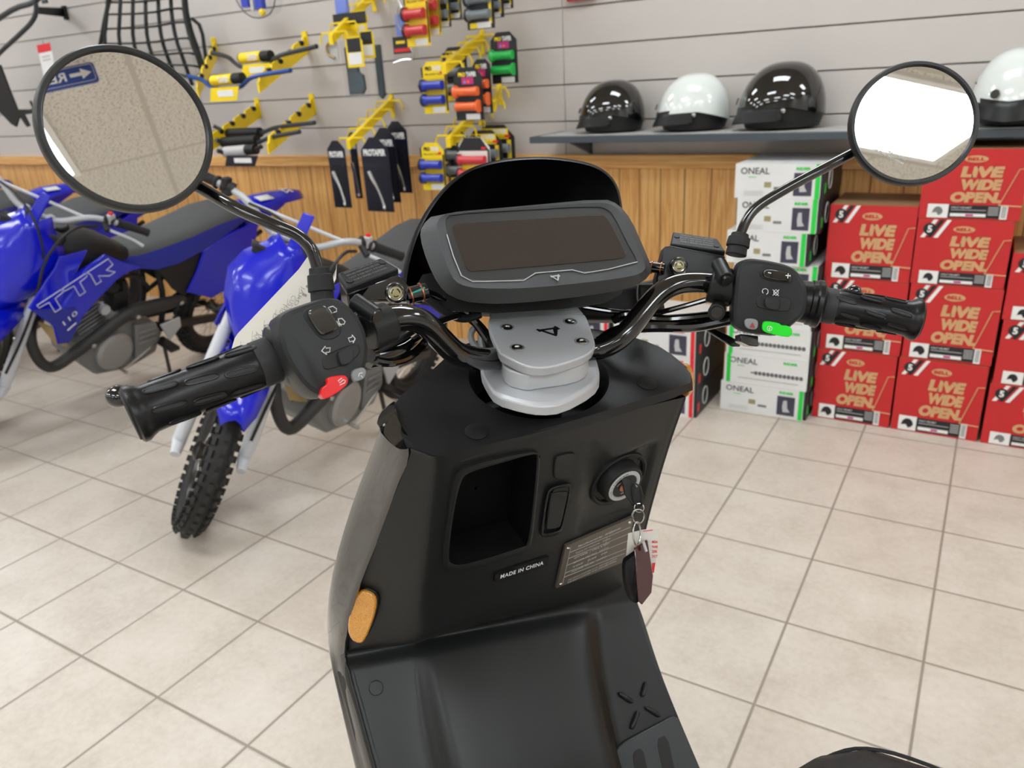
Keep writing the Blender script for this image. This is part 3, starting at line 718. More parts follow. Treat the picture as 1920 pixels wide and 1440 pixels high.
for (x0, y0, x1, y1, Y, lab, m) in [(395, 165, 452, 188, 2.86, 'yellow hang tag below the blue handlebar', 'yellow'), (455, 122, 510, 142, 2.98, 'yellow hang tag below the rear upper handlebar', 'yellow'), (425, 292, 487, 312, 2.84, 'dark hang tag below the lower handlebars', 'navy_card')]:
    a = P(x0, y0, Y); c = P(x1, y1, Y); w = c.x - a.x; h = a.z - c.z
    b = MB(); b.use(m).prism([a, a + V((w, 0, 0)), a + V((w * .85, 0, -h)), a + V((-w * .12, 0, -h))], (0, .002, 0)); b.use('white').box(((a.x + c.x) / 2, Y - .001, a.z - h * .45), (w * .55, .001, h * .45))
    tag(b.build('hang_tag'), lab, 'tag', 'hang tags on the handlebars')

# black cargo net frame
Yn = 3.12
nf = thing('cargo_net_frame', 'black tubular frame with a black webbing net on the wall', 'cargo net', P(290, 60, Yn))
part('side_tube', 'strap', nf, lambda b: b.tube([P(186, 95, Yn), P(196, 40, Yn), P(208, -15, Yn)], .012, 8), world=True)
part('side_tube', 'strap', nf, lambda b: b.tube([P(345, -20, Yn), P(352, 40, Yn), P(376, 110, Yn), P(388, 150, Yn)], .013, 8, smooth=1), world=True)
part('outer_tube', 'strap', nf, lambda b: b.tube([P(360, 35, Yn + .05), P(378, 50, Yn + .05), P(386, 110, Yn + .05), P(392, 160, Yn + .05)], .01, 8, smooth=1), world=True)
def netv(b):
    for i in range(7):
        s_ = i / 6
        b.tube([P(203 + s_ * 140, -12, Yn - .02), P(200 + s_ * 146, 30, Yn - .03 - .03 * math.sin(3 * s_)), P(195 + s_ * 162, 75, Yn - .04), P(205 + s_ * 168, 115, Yn - .03), P(240 + s_ * 145, 160, Yn)], .0105, 6, smooth=1, flat=.5)
part('webbing_net', 'strap', nf, lambda b: (netv(b), [b.tube([P(x0, y0, Yn), P((x0 + x1) / 2, (y0 + y1) / 2 + 2, Yn - .05), P(x1 - 20, y1 - 6, Yn - .05), P(x1, y1, Yn)], .012, 6, smooth=1, flat=.5) for x0, y0, x1, y1 in [(200, 5, 350, -2), (203, 27, 352, 20), (200, 54, 358, 46), (192, 82, 365, 76), (215, 100, 372, 104), (255, 112, 380, 128), (300, 130, 388, 150)]]), world=True)
# grab rail at the top left
Yr = 3.0
gr = thing('grab_rail', 'dark tubular rack part at the top left corner of the wall', 'tube rack', P(40, 60, Yr))
part('tube', 'tube_dark', gr, lambda b: (b.tube([P(-40, 62, Yr), P(0, 33, Yr), P(30, 14, Yr), P(62, 6, Yr), P(80, -10, Yr)], .016, 10, smooth=1), b.tube([P(-30, 130, Yr), P(0, 98, Yr), P(40, 62, Yr), P(62, 40, Yr), P(70, 18, Yr), P(62, -10, Yr)], .014, 10, smooth=2)), world=True)
part('mounting_arm', 'deep_black', gr, lambda b: (b.prism([P(70, 16, Yr), P(120, 18, WY), P(120, 32, WY), P(70, 26, Yr)], (0, .0, .01)), b.box(P(122, 24, WY - .01), (.03, .02, .08))), world=True)
part('tab', 'tube_dark', gr, lambda b: b.box(P(84, 3, Yr), (.05, .01, .02)), world=True)
lb = thing('rack_bracket', 'black plate bracket hanging below the tube rack at the left edge', 'bracket', P(10, 190, Yr))
part('plate', 'deep_black', lb, lambda b: b.prism([P(*q, Yr) for q in [(-20, 120), (0, 122), (16, 165), (32, 205), (55, 205), (68, 202), (68, 212), (45, 215), (55, 236), (50, 238), (36, 218), (30, 238), (20, 232), (-20, 190)]], (0, .01, 0)), world=True)
part('hook', 'deep_black', lb, lambda b: b.tube([P(66, 208, Yr), P(60, 196, Yr), P(57, 190, Yr)], .008, 8), world=True)
tg = thing('price_tag', 'white price tag with a red top at the upper left', 'tag', P(88, 115, 3.02))
b = MB(); q = [P(69, 85, 3.02), P(94, 80, 3.02), P(106, 147, 3.02), P(84, 152, 3.02)]
def tq(s0, s1, t0, t1, dy): return [q[0].lerp(q[3], t).lerp(q[1].lerp(q[2], t), s_) + V((0, dy, 0)) for s_, t in ((s0, t0), (s1, t0), (s1, t1), (s0, t1))]
b.use('white').prism(tq(0, 1, 0, 1, 0), (0, .002, 0))
b.use('scarlet').prism(tq(0, 1, 0, .22, -.001), (0, -.001, 0))
b.use('grey_light').prism(tq(.2, .8, .32, .37, -.001), (0, -.001, 0)); b.prism(tq(.2, .85, .42, .46, -.001), (0, -.001, 0)); b.use('grey_print').prism(tq(.3, .7, .8, .92, -.001), (0, -.001, 0))
b.build('tag_card', None, tg, world=True)
part('tag_hook', 'dark_steel', tg, lambda b: b.tube([P(82, 84, 3.02), P(80, 76, 3.1), P(80, 76, WY)], .002, 6), world=True)
# blister with blue contents at the top
bl = thing('blister_pack', 'clear blister pack with blue and yellow contents at the top edge', 'packaged part', P(478, 10, 3.2))
part('contents', None, bl, lambda b: (b.use('blue_grip').box(P(462, 4, 3.18), (.05, .03, .05)), b.use('grey_light').box(P(476, 10, 3.18), (.02, .03, .05)), b.use('blue_grip').box(P(488, 6, 3.18), (.05, .03, .05)), b.use('yellow').ball(P(492, 23, 3.17), .018, 10)), world=True)
part('shell', 'clear', bl, lambda b: b.prism([P(*q, 3.16) for q in [(440, -20), (445, 8), (466, 30), (490, 34), (512, 22), (518, -20)]], (0, .06, 0)), world=True, bevel=.006)
part('rim', 'dark_steel', bl, lambda b: b.tube([P(*q, 3.2) for q in [(440, -20), (444, 6), (466, 31), (490, 35), (512, 23), (518, -20)]], .003, 6, smooth=1), world=True)
o = MB().box(P(1090, -7, WY - .02), (.13, .02, .03)).build('wall_placard', 'red_card', bevel=.002); tag(o, 'thin red placard at the top edge of the slat wall', 'placard')
# ---------------------------------------------------------------- dirt bikes (local: x forward, y left, z up; origin under the rear axle)
def bike_matrix(tx, ty, head, lean, s=1.0):
    h = R(head); ln = R(lean)
    ex = V((math.cos(h), math.sin(h), 0)); ly = V((-math.sin(h), math.cos(h), 0)); z = V((0, 0, 1))
    ey = ly * math.cos(ln) - z * math.sin(ln); ez = ly * math.sin(ln) + z * math.cos(ln)
    return Matrix(((ex.x, ey.x, ez.x, tx), (ex.y, ey.y, ez.y, ty), (ex.z, ey.z, ez.z, 0), (0, 0, 0, 1))) @ Matrix.Scale(s, 4)
def wheel(t, cx, cz, r, tw, mx, nm):
    # knobbly tyre, rim, spokes, hub about a y axis at (cx, cz)
    def P2(rad, a, y): return mx @ V((cx + rad * math.cos(a), y, cz + rad * math.sin(a)))
    def ty(b):
        rs = []
        for k in range(48):
            a = 2 * math.pi * k / 48
            rs.append([P2(r - tw * .55 + tw * .50 * math.cos(q), a, tw * .5 * math.sin(q)) for q in [2 * math.pi * j / 12 for j in range(12)]])
        b.rings(rs, closed=True)
        for k in range(44):
            for row, (q, hw, ln) in enumerate(((0, .16, .30), (.75, .14, .30), (-.75, .14, .30), (1.3, .1, .26), (-1.3, .1, .26))):
                a = 2 * math.pi * (k + (.5 if row == 0 else 0)) / 44; da = .6 * math.pi / 44
                rr = r - tw * .55; vs = []
                for h in (.48, .66):
                    for aa in (a - da, a + da):
                        for qq in (q - hw, q + hw): vs.append(P2(rr + tw * h * math.cos(qq), aa, tw * h * math.sin(qq)))
                b.add(vs, [(0, 1, 3, 2), (4, 5, 7, 6), (0, 1, 5, 4), (2, 3, 7, 6), (0, 2, 6, 4), (1, 3, 7, 5)])
    ty_o = part('tyre', 'tyre', t, ty)
    def rim(b):
        rs = []
        for k in range(36):
            a = 2 * math.pi * k / 36
            rs.append([P2(r - tw + dr, a, y) for dr, y in ((-.004, -tw * .3), (.012, -tw * .34), (.0, 0), (.012, tw * .34), (-.004, tw * .3), (-.014, 0))])
        b.rings(rs, closed=True)
    part('rim', 'engine_dark' if nm == 'r' else 'dark_steel', t, rim)
    def sp(b):
        for k in range(28):
            a = 2 * math.pi * k / 28; a2 = a + (.35 if k % 2 else -.35)
            b.tube([P2(.03, a2, .03 * (1 if k % 4 < 2 else -1)), P2(r - tw, a, 0)], .0016, 4)
    part('spokes', 'steel', t, sp)
    part('hub', 'dark_steel', t, lambda b: b.lathe([(.012, -.06), (.035, -.045), (.025, -.03), (.025, .03), (.05, .04), (.045, .05), (.012, .07)], mx @ V((cx, 0, cz)), mx.to_3x3() @ V((0, 1, 0)), 20))

def dirt_bike(mxw, steer, label, FX=1.20):
    t = thing('dirt_bike', label, 'motorcycle', group='blue dirt bikes parked in a row', mx=mxw)
    I = Matrix.Identity(4)
    def Y(pts, y): return [V((x, y, z)) for x, z in pts]
    # frame and engine
    wheel(t, 0.0, .25, .25, .075, I, 'r')
    part('swingarm', 'fork_white' if 0 else 'dark_steel', t, lambda b: [b.rings([[V((.0, s_ * .085 + d, .25 + e)) for d, e in ((-.01, -.018), (.01, -.018), (.01, .018), (-.01, .018))], [V((.42, s_ * .07 + d, .31 + e)) for d, e in ((-.01, -.025), (.01, -.025), (.01, .025), (-.01, .025))]]) for s_ in (-1, 1)])
    def fr(b):
        b.tube([(.98, 0, .86), (.93, 0, .70), (.85, 0, .45), (.80, 0, .25), (.70, 0, .19), (.40, 0, .20)], .019, 10, smooth=2)
        b.tube([(.95, 0, .80), (.60, 0, .66), (.20, 0, .62), (-.25, 0, .74)], .022, 10, smooth=1)
        for s_ in (-1, 1):
            b.tube([(.42, s_ * .06, .64), (.38, s_ * .07, .45), (.40, s_ * .07, .28), (.46, s_ * .06, .20)], .014, 8, smooth=1)
            b.tube([(.38, s_ * .07, .42), (.0, s_ * .08, .60), (-.2, s_ * .07, .68)], .011, 8)
    part('frame', 'engine_dark', t, fr)
    def eng(b):
        b.prism(Y([(.83, .27), (.76, .19), (.60, .16), (.45, .20), (.42, .30), (.47, .38), (.58, .42), (.76, .41), (.84, .36)], -.10), (0, .21, 0))
        b.box((.43, .0, .24), (.06, .14, .07))
    part('crankcase', 'engine', t, eng, bevel=.012)
    def cyl(b):
        mx = Matrix.Translation((.76, 0, .47)) @ Matrix.Rotation(R(22), 4, 'Y')
        for i in range(9): b.box((0, 0, -.07 + i * .019), (.14, .15, .008), mx)
        b.box((0, 0, 0), (.10, .11, .2), mx)
        b.box((0, 0, .12), (.12, .12, .05), mx)
    part('cylinder_fins', 'engine', t, cyl, bevel=.002, bseg=1)
    part('engine_cover', 'engine_cover', t, lambda b: (b.lathe([(.092, 0), (.090, .022), (.075, .032), (.04, .035), (.0005, .035)], (.675, .105, .29), (0, 1, 0), 36)), smooth=25)
    part('sprocket_cover', 'engine', t, lambda b: (b.prism(Y([(.58, .40), (.47, .38), (.45, .29), (.50, .22), (.58, .22)], .105), (0, .03, 0)), [b.box((.52, .138, .30 + .028 * k), (.09, .01, .009), Matrix.Translation((0, 0, 0))) for k in range(3)]), bevel=.006)
    part('heel_guard', 'fork_white' if 0 else 'silver', t, lambda b: b.prism(Y([(.445, .355), (.335, .365), (.325, .31), (.39, .25)], .12), (0, .008, 0)), bevel=.006)
    part('carburettor', 'engine_dark', t, lambda b: (b.lathe([(.02, 0), (.04, .02), (.042, .05), (.03, .055), (.03, .07), (.043, .075), (.043, .10), (.03, .105)], (.66, .02, .56), (-1, 0, -.12), 20), b.box((.60, .03, .50), (.07, .07, .09)), b.tube([(.70, .03, .60), (.62, .06, .62), (.50, .05, .60), (.45, .05, .52)], .01, 8, smooth=2)))
    part('choke_lever', 'silver', t, lambda b: b.lathe([(.0005, .012), (.022, .012), (.024, 0), (.02, -.012)], (.70, .09, .50), (0, 1, 0), 18))
    part('exhaust_pipe', 'pipe_black', t, lambda b: b.tube([(.86, -.03, .46), (.95, .0, .50), (1.0, .05, .47), (1.01, .07, .40), (.985, .085, .32), (.94, .09, .285), (.84, .095, .335), (.71, .11, .41), (.60, .11, .465), (.44, .11, .452), (.30, .10, .44)], [.018, .02, .021, .022, .022, .024, .026, .028, .031, .034, .024], 14, smooth=2))
    for p in ((.575, .14, .45), (.78, .122, .362), (.34, .135, .45)): part('pipe_bolt', 'steel', t, lambda b: b.lathe([(.0005, .012), (.010, .01), (.012, 0)], p, (0, 1, 0), 12))
    part('muffler', 'pipe_black', t, lambda b: b.tube([(.25, -.13, .50), (.1, -.14, .55), (-.30, -.15, .68), (-.36, -.15, .70)], [.02, .045, .05, .042], 16))
    for s_ in (-1, 1): part('foot_peg', 'dark_steel', t, lambda b: b.box((.44, s_ * .17, .27), (.05, .12, .02)), bevel=.003)
    part('gear_lever', 'steel', t, lambda b: (b.tube([(.47, .13, .27), (.62, .145, .21), (.66, .15, .20)], .006, 8), b.tube([(.66, .13, .20), (.66, .18, .20)], .008, 8)))
    part('skid_plate', 'gold', t, lambda b: b.prism([V(q) for q in [(.955, .04, .50), (.91, .09, .47), (.865, .09, .37), (.88, .03, .36)]], (.012, 0, 0)), bevel=.003)
    # bodywork
    part('fuel_tank', 'matte_black', t, lambda b: b.rings([[V((x, w_ * math.copysign(abs(math.cos(a)) ** .7, math.cos(a)), zc + hh * math.copysign(abs(math.sin(a)) ** .8, math.sin(a)))) for a in [2 * math.pi * k / 20 for k in range(20)]] for x, w_, zc, hh in ((.97, .03, .80, .04), (.93, .08, .79, .075), (.85, .115, .77, .095), (.75, .12, .76, .095), (.65, .10, .74, .07), (.56, .08, .71, .04))]), smooth=60)
    part('tank_cap', 'deep_black', t, lambda b: b.lathe([(.035, 0), (.036, .015), (.03, .022), (.0005, .024)], (.82, 0, .862), (.1, 0, 1), 20))
    top = [(.72, .775), (.62, .75), (.53, .745), (.41, .76), (.27, .786), (.11, .822), (0, .832), (-.10, .812)]
    low = [(.72, .76), (.62, .70), (.53, .665), (.44, .640), (.34, .65), (.185, .69), (.04, .75), (-.10, .79)]
    hwid = [.05, .075, .09, .10, .11, .115, .11, .09]
    def seat(b):
        rs = []
        for (x, z), (x2, z2), w_ in zip(top, low, hwid):
            rs.append([V((x, w_ * q, z + dz)) for q, dz in ((-1, -.028), (-.9, -.012), (-.6, -.002), (0, .003), (.6, -.002), (.9, -.012), (1, -.028))])
        b.grid(rs)
    part('seat_top', 'seat_grey', t, seat, smooth=60)
    for s_ in (-1, 1):
        part('seat_side', 'blue_dull', t, lambda b: b.grid([[V((x, s_ * w_, z - .028)), V((x * .5 + x2 * .5, s_ * (w_ + .008), z * .5 + z2 * .5 - .01)), V((x2, s_ * w_, z2 - .01))] for (x, z), (x2, z2), w_ in zip(top, low, hwid)]), smooth=60)
        SH = [(.925, .83), (.80, .825), (.865, .735), (.72, .785), (.645, .735), (.535, .672), (.60, .672), (.66, .655), (.76, .59), (.84, .53), (.88, .47), (.905, .435), (.955, .445), (.968, .535), (1.06, .645), (.985, .745), (.945, .79)]
        def shroud(b):
            # split in two convex-ish wings so that the faces stay clean
            A = [(.925, .83), (.80, .825), (.865, .735), (.93, .64), (1.06, .645), (.985, .745), (.945, .79)]
            B = [(.865, .735), (.72, .785), (.645, .735), (.535, .672), (.60, .672), (.66, .655), (.76, .59), (.84, .53), (.88, .47), (.905, .435), (.955, .445), (.968, .535), (1.06, .645), (.93, .64)]
            for Q in (A, B): b.prism([V((x, s_ * (.125 + .035 * max(0, min(1, (x - .6) / .35))), z)) for x, z in Q], (0, s_ * -.010, 0))
        part('radiator_shroud', 'blue', t, shroud, bevel=.003)
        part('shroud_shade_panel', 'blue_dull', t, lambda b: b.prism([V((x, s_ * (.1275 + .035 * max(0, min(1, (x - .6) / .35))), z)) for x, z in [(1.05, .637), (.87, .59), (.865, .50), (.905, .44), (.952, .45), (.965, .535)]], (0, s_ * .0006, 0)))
        def dec(b):
            b.use('white_ink'); yy = s_ * .1615
            u = V((-.83, 0, .56)) if s_ > 0 else V((.83, 0, -.56)); v_ = V((.40, 0, .92)) if s_ > 0 else V((.40, 0, .92))
            v_ = V((.56, 0, .83))
            # outlined lettering: strokes only, slanted upward toward the seat
            o_ = V((1.00, yy, .583)); u = V((-.315, 0, .132)) / 3.0; v2 = V((.030, 0, .070))
            def st(p): b.tube([o_ + u * a_ + v2 * c_ for a_, c_ in p], .0018, 4)
            for i in range(2):
                st([(i, .98), (i + .95, .98), (i + .95, .78), (i + .62, .72), (i + .62, .0), (i + .38, .0), (i + .38, .72), (i, .78), (i, .98)])
            st([(2, .98), (2.9, .98), (2.95, .5), (2.65, .42), (2.9, 0), (2.65, 0), (2.3, .4), (2.3, 0), (2.08, 0), (2.08, .75), (2, .98)])
            b.text('110', V((.90, s_ * .162, .555)), V((-s_ * .84, 0, s_ * .54)), V((.4 * 1, 0, .9)), w=.07, h=.022, bold=.0)
            b.box((.895, s_ * .162, .512), (.045, .001, .006), Matrix.Translation((.895, 0, .512)) @ Matrix.Rotation(R(32), 4, 'Y') @ Matrix.Translation((-.895, 0, -.512)))
        part('shroud_lettering', None, t, dec)
        part('side_cover', 'deep_black', t, lambda b: b.prism([V((x, s_ * .105, z)) for x, z in [(.44, .625), (.17, .665), (.15, .50), (.30, .46), (.36, .51)]], (0, s_ * -.01, 0)), bevel=.003)
        part('side_panel', 'blue', t, lambda b: b.prism([V((x, s_ * .118, z)) for x, z in [(.20, .68), (.05, .735), (-.13, .765), (-.12, .65), (-.06, .46), (.14, .405), (.29, .48), (.24, .57)]], (0, s_ * -.012, 0)), bevel=.004)
    part('rear_fender', 'blue', t, lambda b: b.grid([[V((x, w_ * q, z - .03 * q * q)) for q in (-1, -.6, 0, .6, 1)] for x, z, w_ in ((.0, .79, .09), (-.1, .805, .095), (-.22, .835, .085), (-.35, .84, .075), (-.48, .835, .06), (-.52, .825, .04))]), solid=.006, smooth=60)
    part('fender_decal', 'white_ink', t, lambda b: b.box((-.24, .03, .838), (.09, .05, .002)))
    part('fender_lettering', 'white_ink', t, lambda b: b.text('YZ', (-.42, .0, .8405), (0, 1, 0), (1, 0, 0), w=.07, h=.05, bold=.03))
    part('rear_underfender', 'blue', t, lambda b: b.prism([V((x, -.07, z)) for x, z in [(-.08, .76), (-.20, .80), (-.36, .80), (-.25, .74), (-.1, .68)]], (0, .14, 0)), bevel=.006)
    part('kickstand', 'dark_steel', t, lambda b: (b.tube([(.40, .09, .24), (.42, .20, .02)], .009, 8), b.box((.42, .205, .012), (.05, .035, .01))))
    # steered front end
    piv = Matrix.Translation((.97, 0, .80)) @ Matrix.Rotation(R(-26), 4, 'Y') @ Matrix.Rotation(R(steer), 4, 'Z') @ Matrix.Rotation(R(26), 4, 'Y') @ Matrix.Translation((-.97, 0, -.80))
    wheel(t, FX, .27, .27, .075, piv, 'f')
    dX = FX - 1.20
    def S(p): return piv @ V(p)
    for s_ in (-1, 1):
        part('fork_leg', 'fork_white', t, lambda b: (b.tube([S((.93, s_ * .085, .90)), S((1.03, s_ * .095, .64))], .017, 14), b.tube([S((1.03, s_ * .095, .64)), S((1.155 + dX * .9, s_ * .105, .33)), S((1.175 + dX, s_ * .105, .28))], [.021, .024, .022], 14), b.tube([S((1.165 + dX, s_ * .105, .27)), S((1.225 + dX, s_ * .105, .25))], [.024, .016], 12)))
    part('triple_clamp', 'engine_dark', t, lambda b: (b.prism([S(q) for q in ((.90, -.11, .90), (.97, -.11, .92), (.97, .11, .92), (.90, .11, .90))], (0, 0, -.03)), b.prism([S(q) for q in ((.97, -.11, .74), (1.03, -.11, .76), (1.03, .11, .76), (.97, .11, .74))], (0, 0, -.03))), bevel=.004)
    part('front_fender', 'blue', t, lambda b: b.grid([[S((x + dX * .6, w_ * q, z - .035 * q * q)) for q in (-1, -.6, 0, .6, 1)] for x, z, w_ in ((.86, .50, .05), (.95, .56, .07), (1.04, .605, .085), (1.14, .62, .085), (1.24, .615, .075), (1.32, .59, .06), (1.37, .565, .035))]), solid=.006, smooth=60)
    def plate(b):
        prof = [(.02, .965, .05), (.035, .93, .07), (.06, .88, .125), (.085, .82, .15), (.115, .74, .135), (.145, .66, .09), (.155, .62, .05)]
        b.grid([[S((.985 + dx - .09 * (abs(q) ** 2), w_ * q, z)) for q in (-1, -.75, -.4, 0, .4, .75, 1)] for dx, z, w_ in prof])
    part('number_plate', 'blue', t, plate, solid=.006, smooth=60)
    part('plate_strap', 'blue', t, lambda b: b.prism([S(q) for q in ((1.0, -.02, .95), (1.0, .02, .95), (.93, .03, 1.06), (.93, -.005, 1.06))], (-.008, 0, 0)), bevel=.003)
    def cb(s_): return [S((.91, s_ * .0, .945)), S((.91, s_ * .07, .945)), S((.88, s_ * .15, 1.00)), S((.845, s_ * .21, 1.005)), S((.78, s_ * .37, .985))]
    part('handlebar', 'silver', t, lambda b: b.tube(cb(-1)[::-1] + cb(1)[1:], .0115, 12, smooth=2))
    part('crossbar', 'fork_white', t, lambda b: b.tube([S((.88, -.15, 1.0)), S((.88, .15, 1.0))], .006, 8))
    part('bar_clamp', 'silver', t, lambda b: [b.box(S((.91, s_ * .045, .935)), (.035, .03, .05)) for s_ in (-1, 1)], bevel=.004)
    for s_ in (-1, 1):
        part('grip', 'rubber_dull', t, lambda b: b.lathe([(.0115, 0), (.021, .0), (.021, .006), (.0165, .012), (.0155, .11), (.0175, .125), (.0005, .128)], S((.825, s_ * .255, .999)), S((.78, s_ * .37, .985)) - S((.825, s_ * .255, .999)), 18))
        part('lever_perch', 'engine_dark', t, lambda b: (b.tube([S((.84, s_ * .205, 1.005)), S((.832, s_ * .245, 1.0))], .019, 12), b.tube([S((.85, s_ * .215, .995)), S((.885, s_ * .24, .985))], .011, 8)))
        part('lever', 'fork_white', t, lambda b: b.tube([S((.875, s_ * .235, .985)), S((.865, s_ * .28, .98)), S((.845, s_ * .33, .968)), S((.84, s_ * .375, .955))], [.006, .006, .0045, .0065], 8, smooth=1))
        part('switch_box', 'silver' if s_ > 0 else 'engine_dark', t, lambda b: b.box(S((.838, s_ * .232, 1.012)), (.03, .02, .04)), bevel=.004)
    if steer: part('kill_switch', 'red_btn', t, lambda b: b.lathe([(.009, 0), (.009, .008), (.0005, .009)], S((.835, .225, 1.03)), (0, 0, 1), 12))
    part('brake_cable', 'engine_dark', t, lambda b: b.tube([S((.885, .2, .985)), S((1.0, .14, 1.02)), S((1.10, .10, .90)), S((1.10, .115, .70)), S((1.12 + dX * .6, .11, .50)), S((1.18 + dX, .10, .35))], .0055, 8, smooth=2))
    part('front_hose', 'engine_dark', t, lambda b: b.tube([S((.86, -.18, .99)), S((.98, -.05, 1.04)), S((1.06, .06, .98)), S((1.0, .10, .75))], .0045, 8, smooth=2))
    return t
AL = 20
bikeA = dirt_bike(bike_matrix(-3.585, 2.63, -89.5, AL, 1.025), 42.0, 'blue dirt bike with TTR lettering on its shroud, nearest on the left')
for (tx, ty, hd, lab) in [(-4.64, 2.67, -89.5, 'blue dirt bike directly behind the lettered one, its seat under the mirror'), (-5.66, 2.69, -89.5, 'blue dirt bike third back at the left, rear fender beside the mirror'), (-6.76, 2.73, -89.5, 'blue dirt bike farthest left, only its fender tip showing')]:
    c = copy_tree(bikeA); c.matrix_world = bike_matrix(tx, ty, hd, AL, 1.025); c['label'] = lab
dirt_bike(bike_matrix(-2.16, 2.53, -84.4, 16, .97), 42.0, 'blue dirt bike with its knobbly front wheel turned toward the camera, beside the scooter')
# ---------------------------------------------------------------- electric scooter
pl, pr_ = W(893, 809, .734), W(1213, 719, .826)
MID = (pl + pr_) / 2                                   # between the two screw covers on the top of the leg shield
_a = R(29.5)
EX = V((math.sin(_a), math.cos(_a), 0)); EY = V((-math.cos(_a), math.sin(_a), 0)); EZ = V((0, 0, 1))
def B(x, y, z): return MID + EX * x + EY * y + EZ * z    # body coordinates
def nrm(t): return -EY * math.cos(R(t)) + EZ * math.sin(R(t))
NT_ = nrm(70)                                          # top surface normal, tilted 20 degrees to the rider
NR = nrm(-18)                                          # leg shield face overhangs
P0 = B(0, -.02, -.008)
P1 = on(1000, 1180, P0, NR)
NF = nrm(40)
sc = thing('electric_scooter', 'black electric scooter with silver bar clamp and dark display, filling the foreground', 'scooter', (MID.x, MID.y, 0))
def sp(name, m, fn, parent=None, **kw): return part(name, m, parent or sc, fn, world=True, **kw)
def top(x, y, lift=0.0): return on(x, y, MID + NT_ * lift, NT_)
def face(x, y, lift=0.0): return on(x, y, P0 + NR * lift, NR)
def foot(x, y, lift=0.0): return on(x, y, P1 + NF * lift, NF)
def resamp(pts, n):
    pts = pts + [pts[0]]; L = [0]
    for a, b_ in zip(pts[:-1], pts[1:]): L.append(L[-1] + (b_ - a).length)
    out = []
    for k in range(n):
        s_ = L[-1] * k / n; i = max(j for j in range(len(L) - 1) if L[j] <= s_)
        out.append(pts[i].lerp(pts[i + 1], (s_ - L[i]) / max(1e-9, L[i + 1] - L[i])))
    return out
def smooth_poly(pts, it=2):
    for _ in range(it):
        q = []
        for i in range(len(pts)):
            a, b_ = pts[i], pts[(i + 1) % len(pts)]; q += [a * .75 + b_ * .25, a * .25 + b_ * .75]
        pts = q
    return pts
def rrect(c, hw, hh, u, v, r, n=5):
    out = []
    for sx, sy, a0 in ((1, 1, 0), (-1, 1, 90), (-1, -1, 180), (1, -1, 270)):
        for k in range(n + 1):
            a = R(a0 + 90 * k / n); out.append(c + u * (sx * (hw - r) + r * math.cos(a)) + v * (sy * (hh - r) + r * math.sin(a)))
    return out

# --- leg shield top with the steering opening
def f(b):
    q = [(-.150, -.0205), (0, -.0225), (.150, -.0205), (.163, -.010), (.167, .010), (.165, .040), (.148, .068), (.11, .10), (.06, .125), (0, .13), (-.06, .125), (-.10, .10), (-.150, .072), (-.178, .050), (-.170, .012), (-.163, -.010)]
    tz = math.tan(R(20))
    outer = [B(x, y, y * tz) for x, y in q]
    n = 64; rays_o = []; cen = B(0, .045, .045 * tz)
    def hit(a):
        d = V((math.cos(a), math.sin(a)))
        best = None
        for (x1, y1), (x2, y2) in zip(q, q[1:] + q[:1]):
            x1_, y1_, x2_, y2_ = x1, y1 - .045, x2, y2 - .045
            den = d.x * (y2_ - y1_) - d.y * (x2_ - x1_)
            if abs(den) < 1e-9: continue
            t = (x1_ * (y2_ - y1_) - y1_ * (x2_ - x1_)) / den; s_ = (x1_ * d.y - y1_ * d.x) / den
            if t > 0 and -1e-6 <= s_ <= 1 + 1e-6 and (best is None or t < best): best = t
        return best
    o_ring, m_ring, h_ring, h2 = [], [], [], []
    for k in range(n):
        a = 2 * math.pi * k / n; t = hit(a) or .15
        px_, py_ = math.cos(a) * t, .045 + math.sin(a) * t
        hx, hy = math.cos(a) * .077, .050 + math.sin(a) * .062
        lo = .010
        o_ring.append(B(px_, py_ + (.003 if py_ < 0 else 0), py_ * tz - .009))
        m_ring.append(B(px_ * .975, .045 + (py_ - .045) * .955, (.045 + (py_ - .045) * .955) * tz - .0005))
        h_ring.append(B(hx, hy, hy * tz - .001)); h2.append(B(hx * .93, .048 + (hy - .048) * .93, hy * tz - .012))
    down = [p + V((0, 0, -.034)) + EY * .012 for p in h2]
    b.rings([o_ring, m_ring, h_ring, h2, down], cap=False)
sp('shield_top', 'matte_black', f, smooth=50)
sp('steering_well', 'deep_black', lambda b: b.rings([[B(math.cos(a) * r, .064 + math.sin(a) * r * .84, z) for a in [2 * math.pi * k / 32 for k in range(32)]] for r, z in ((.074, -.030), (.074, -.036))]))
sp('steering_column', 'bar_black', lambda b: b.tube([B(0, .052, -.034), B(0.0, .035, .03)], .022, 20))
for q in ((893, 809), (1213, 718)):
    c = top(*q, .0)
    u_ = EX; v_ = NT_.cross(EX)
    sp('screw_cover', 'matte_black', lambda b: b.lathe([(.0108, -.001), (.0108, .0004), (.0103, .0007), (.0005, .0008)], c, NT_, 32))
    sp('cover_seam', 'deep_black', lambda b: b.lathe([(.0107, -.0002), (.0107, .0004), (.0113, .0004), (.0113, -.0002)], c, NT_, 32, cap=False), parent=None)

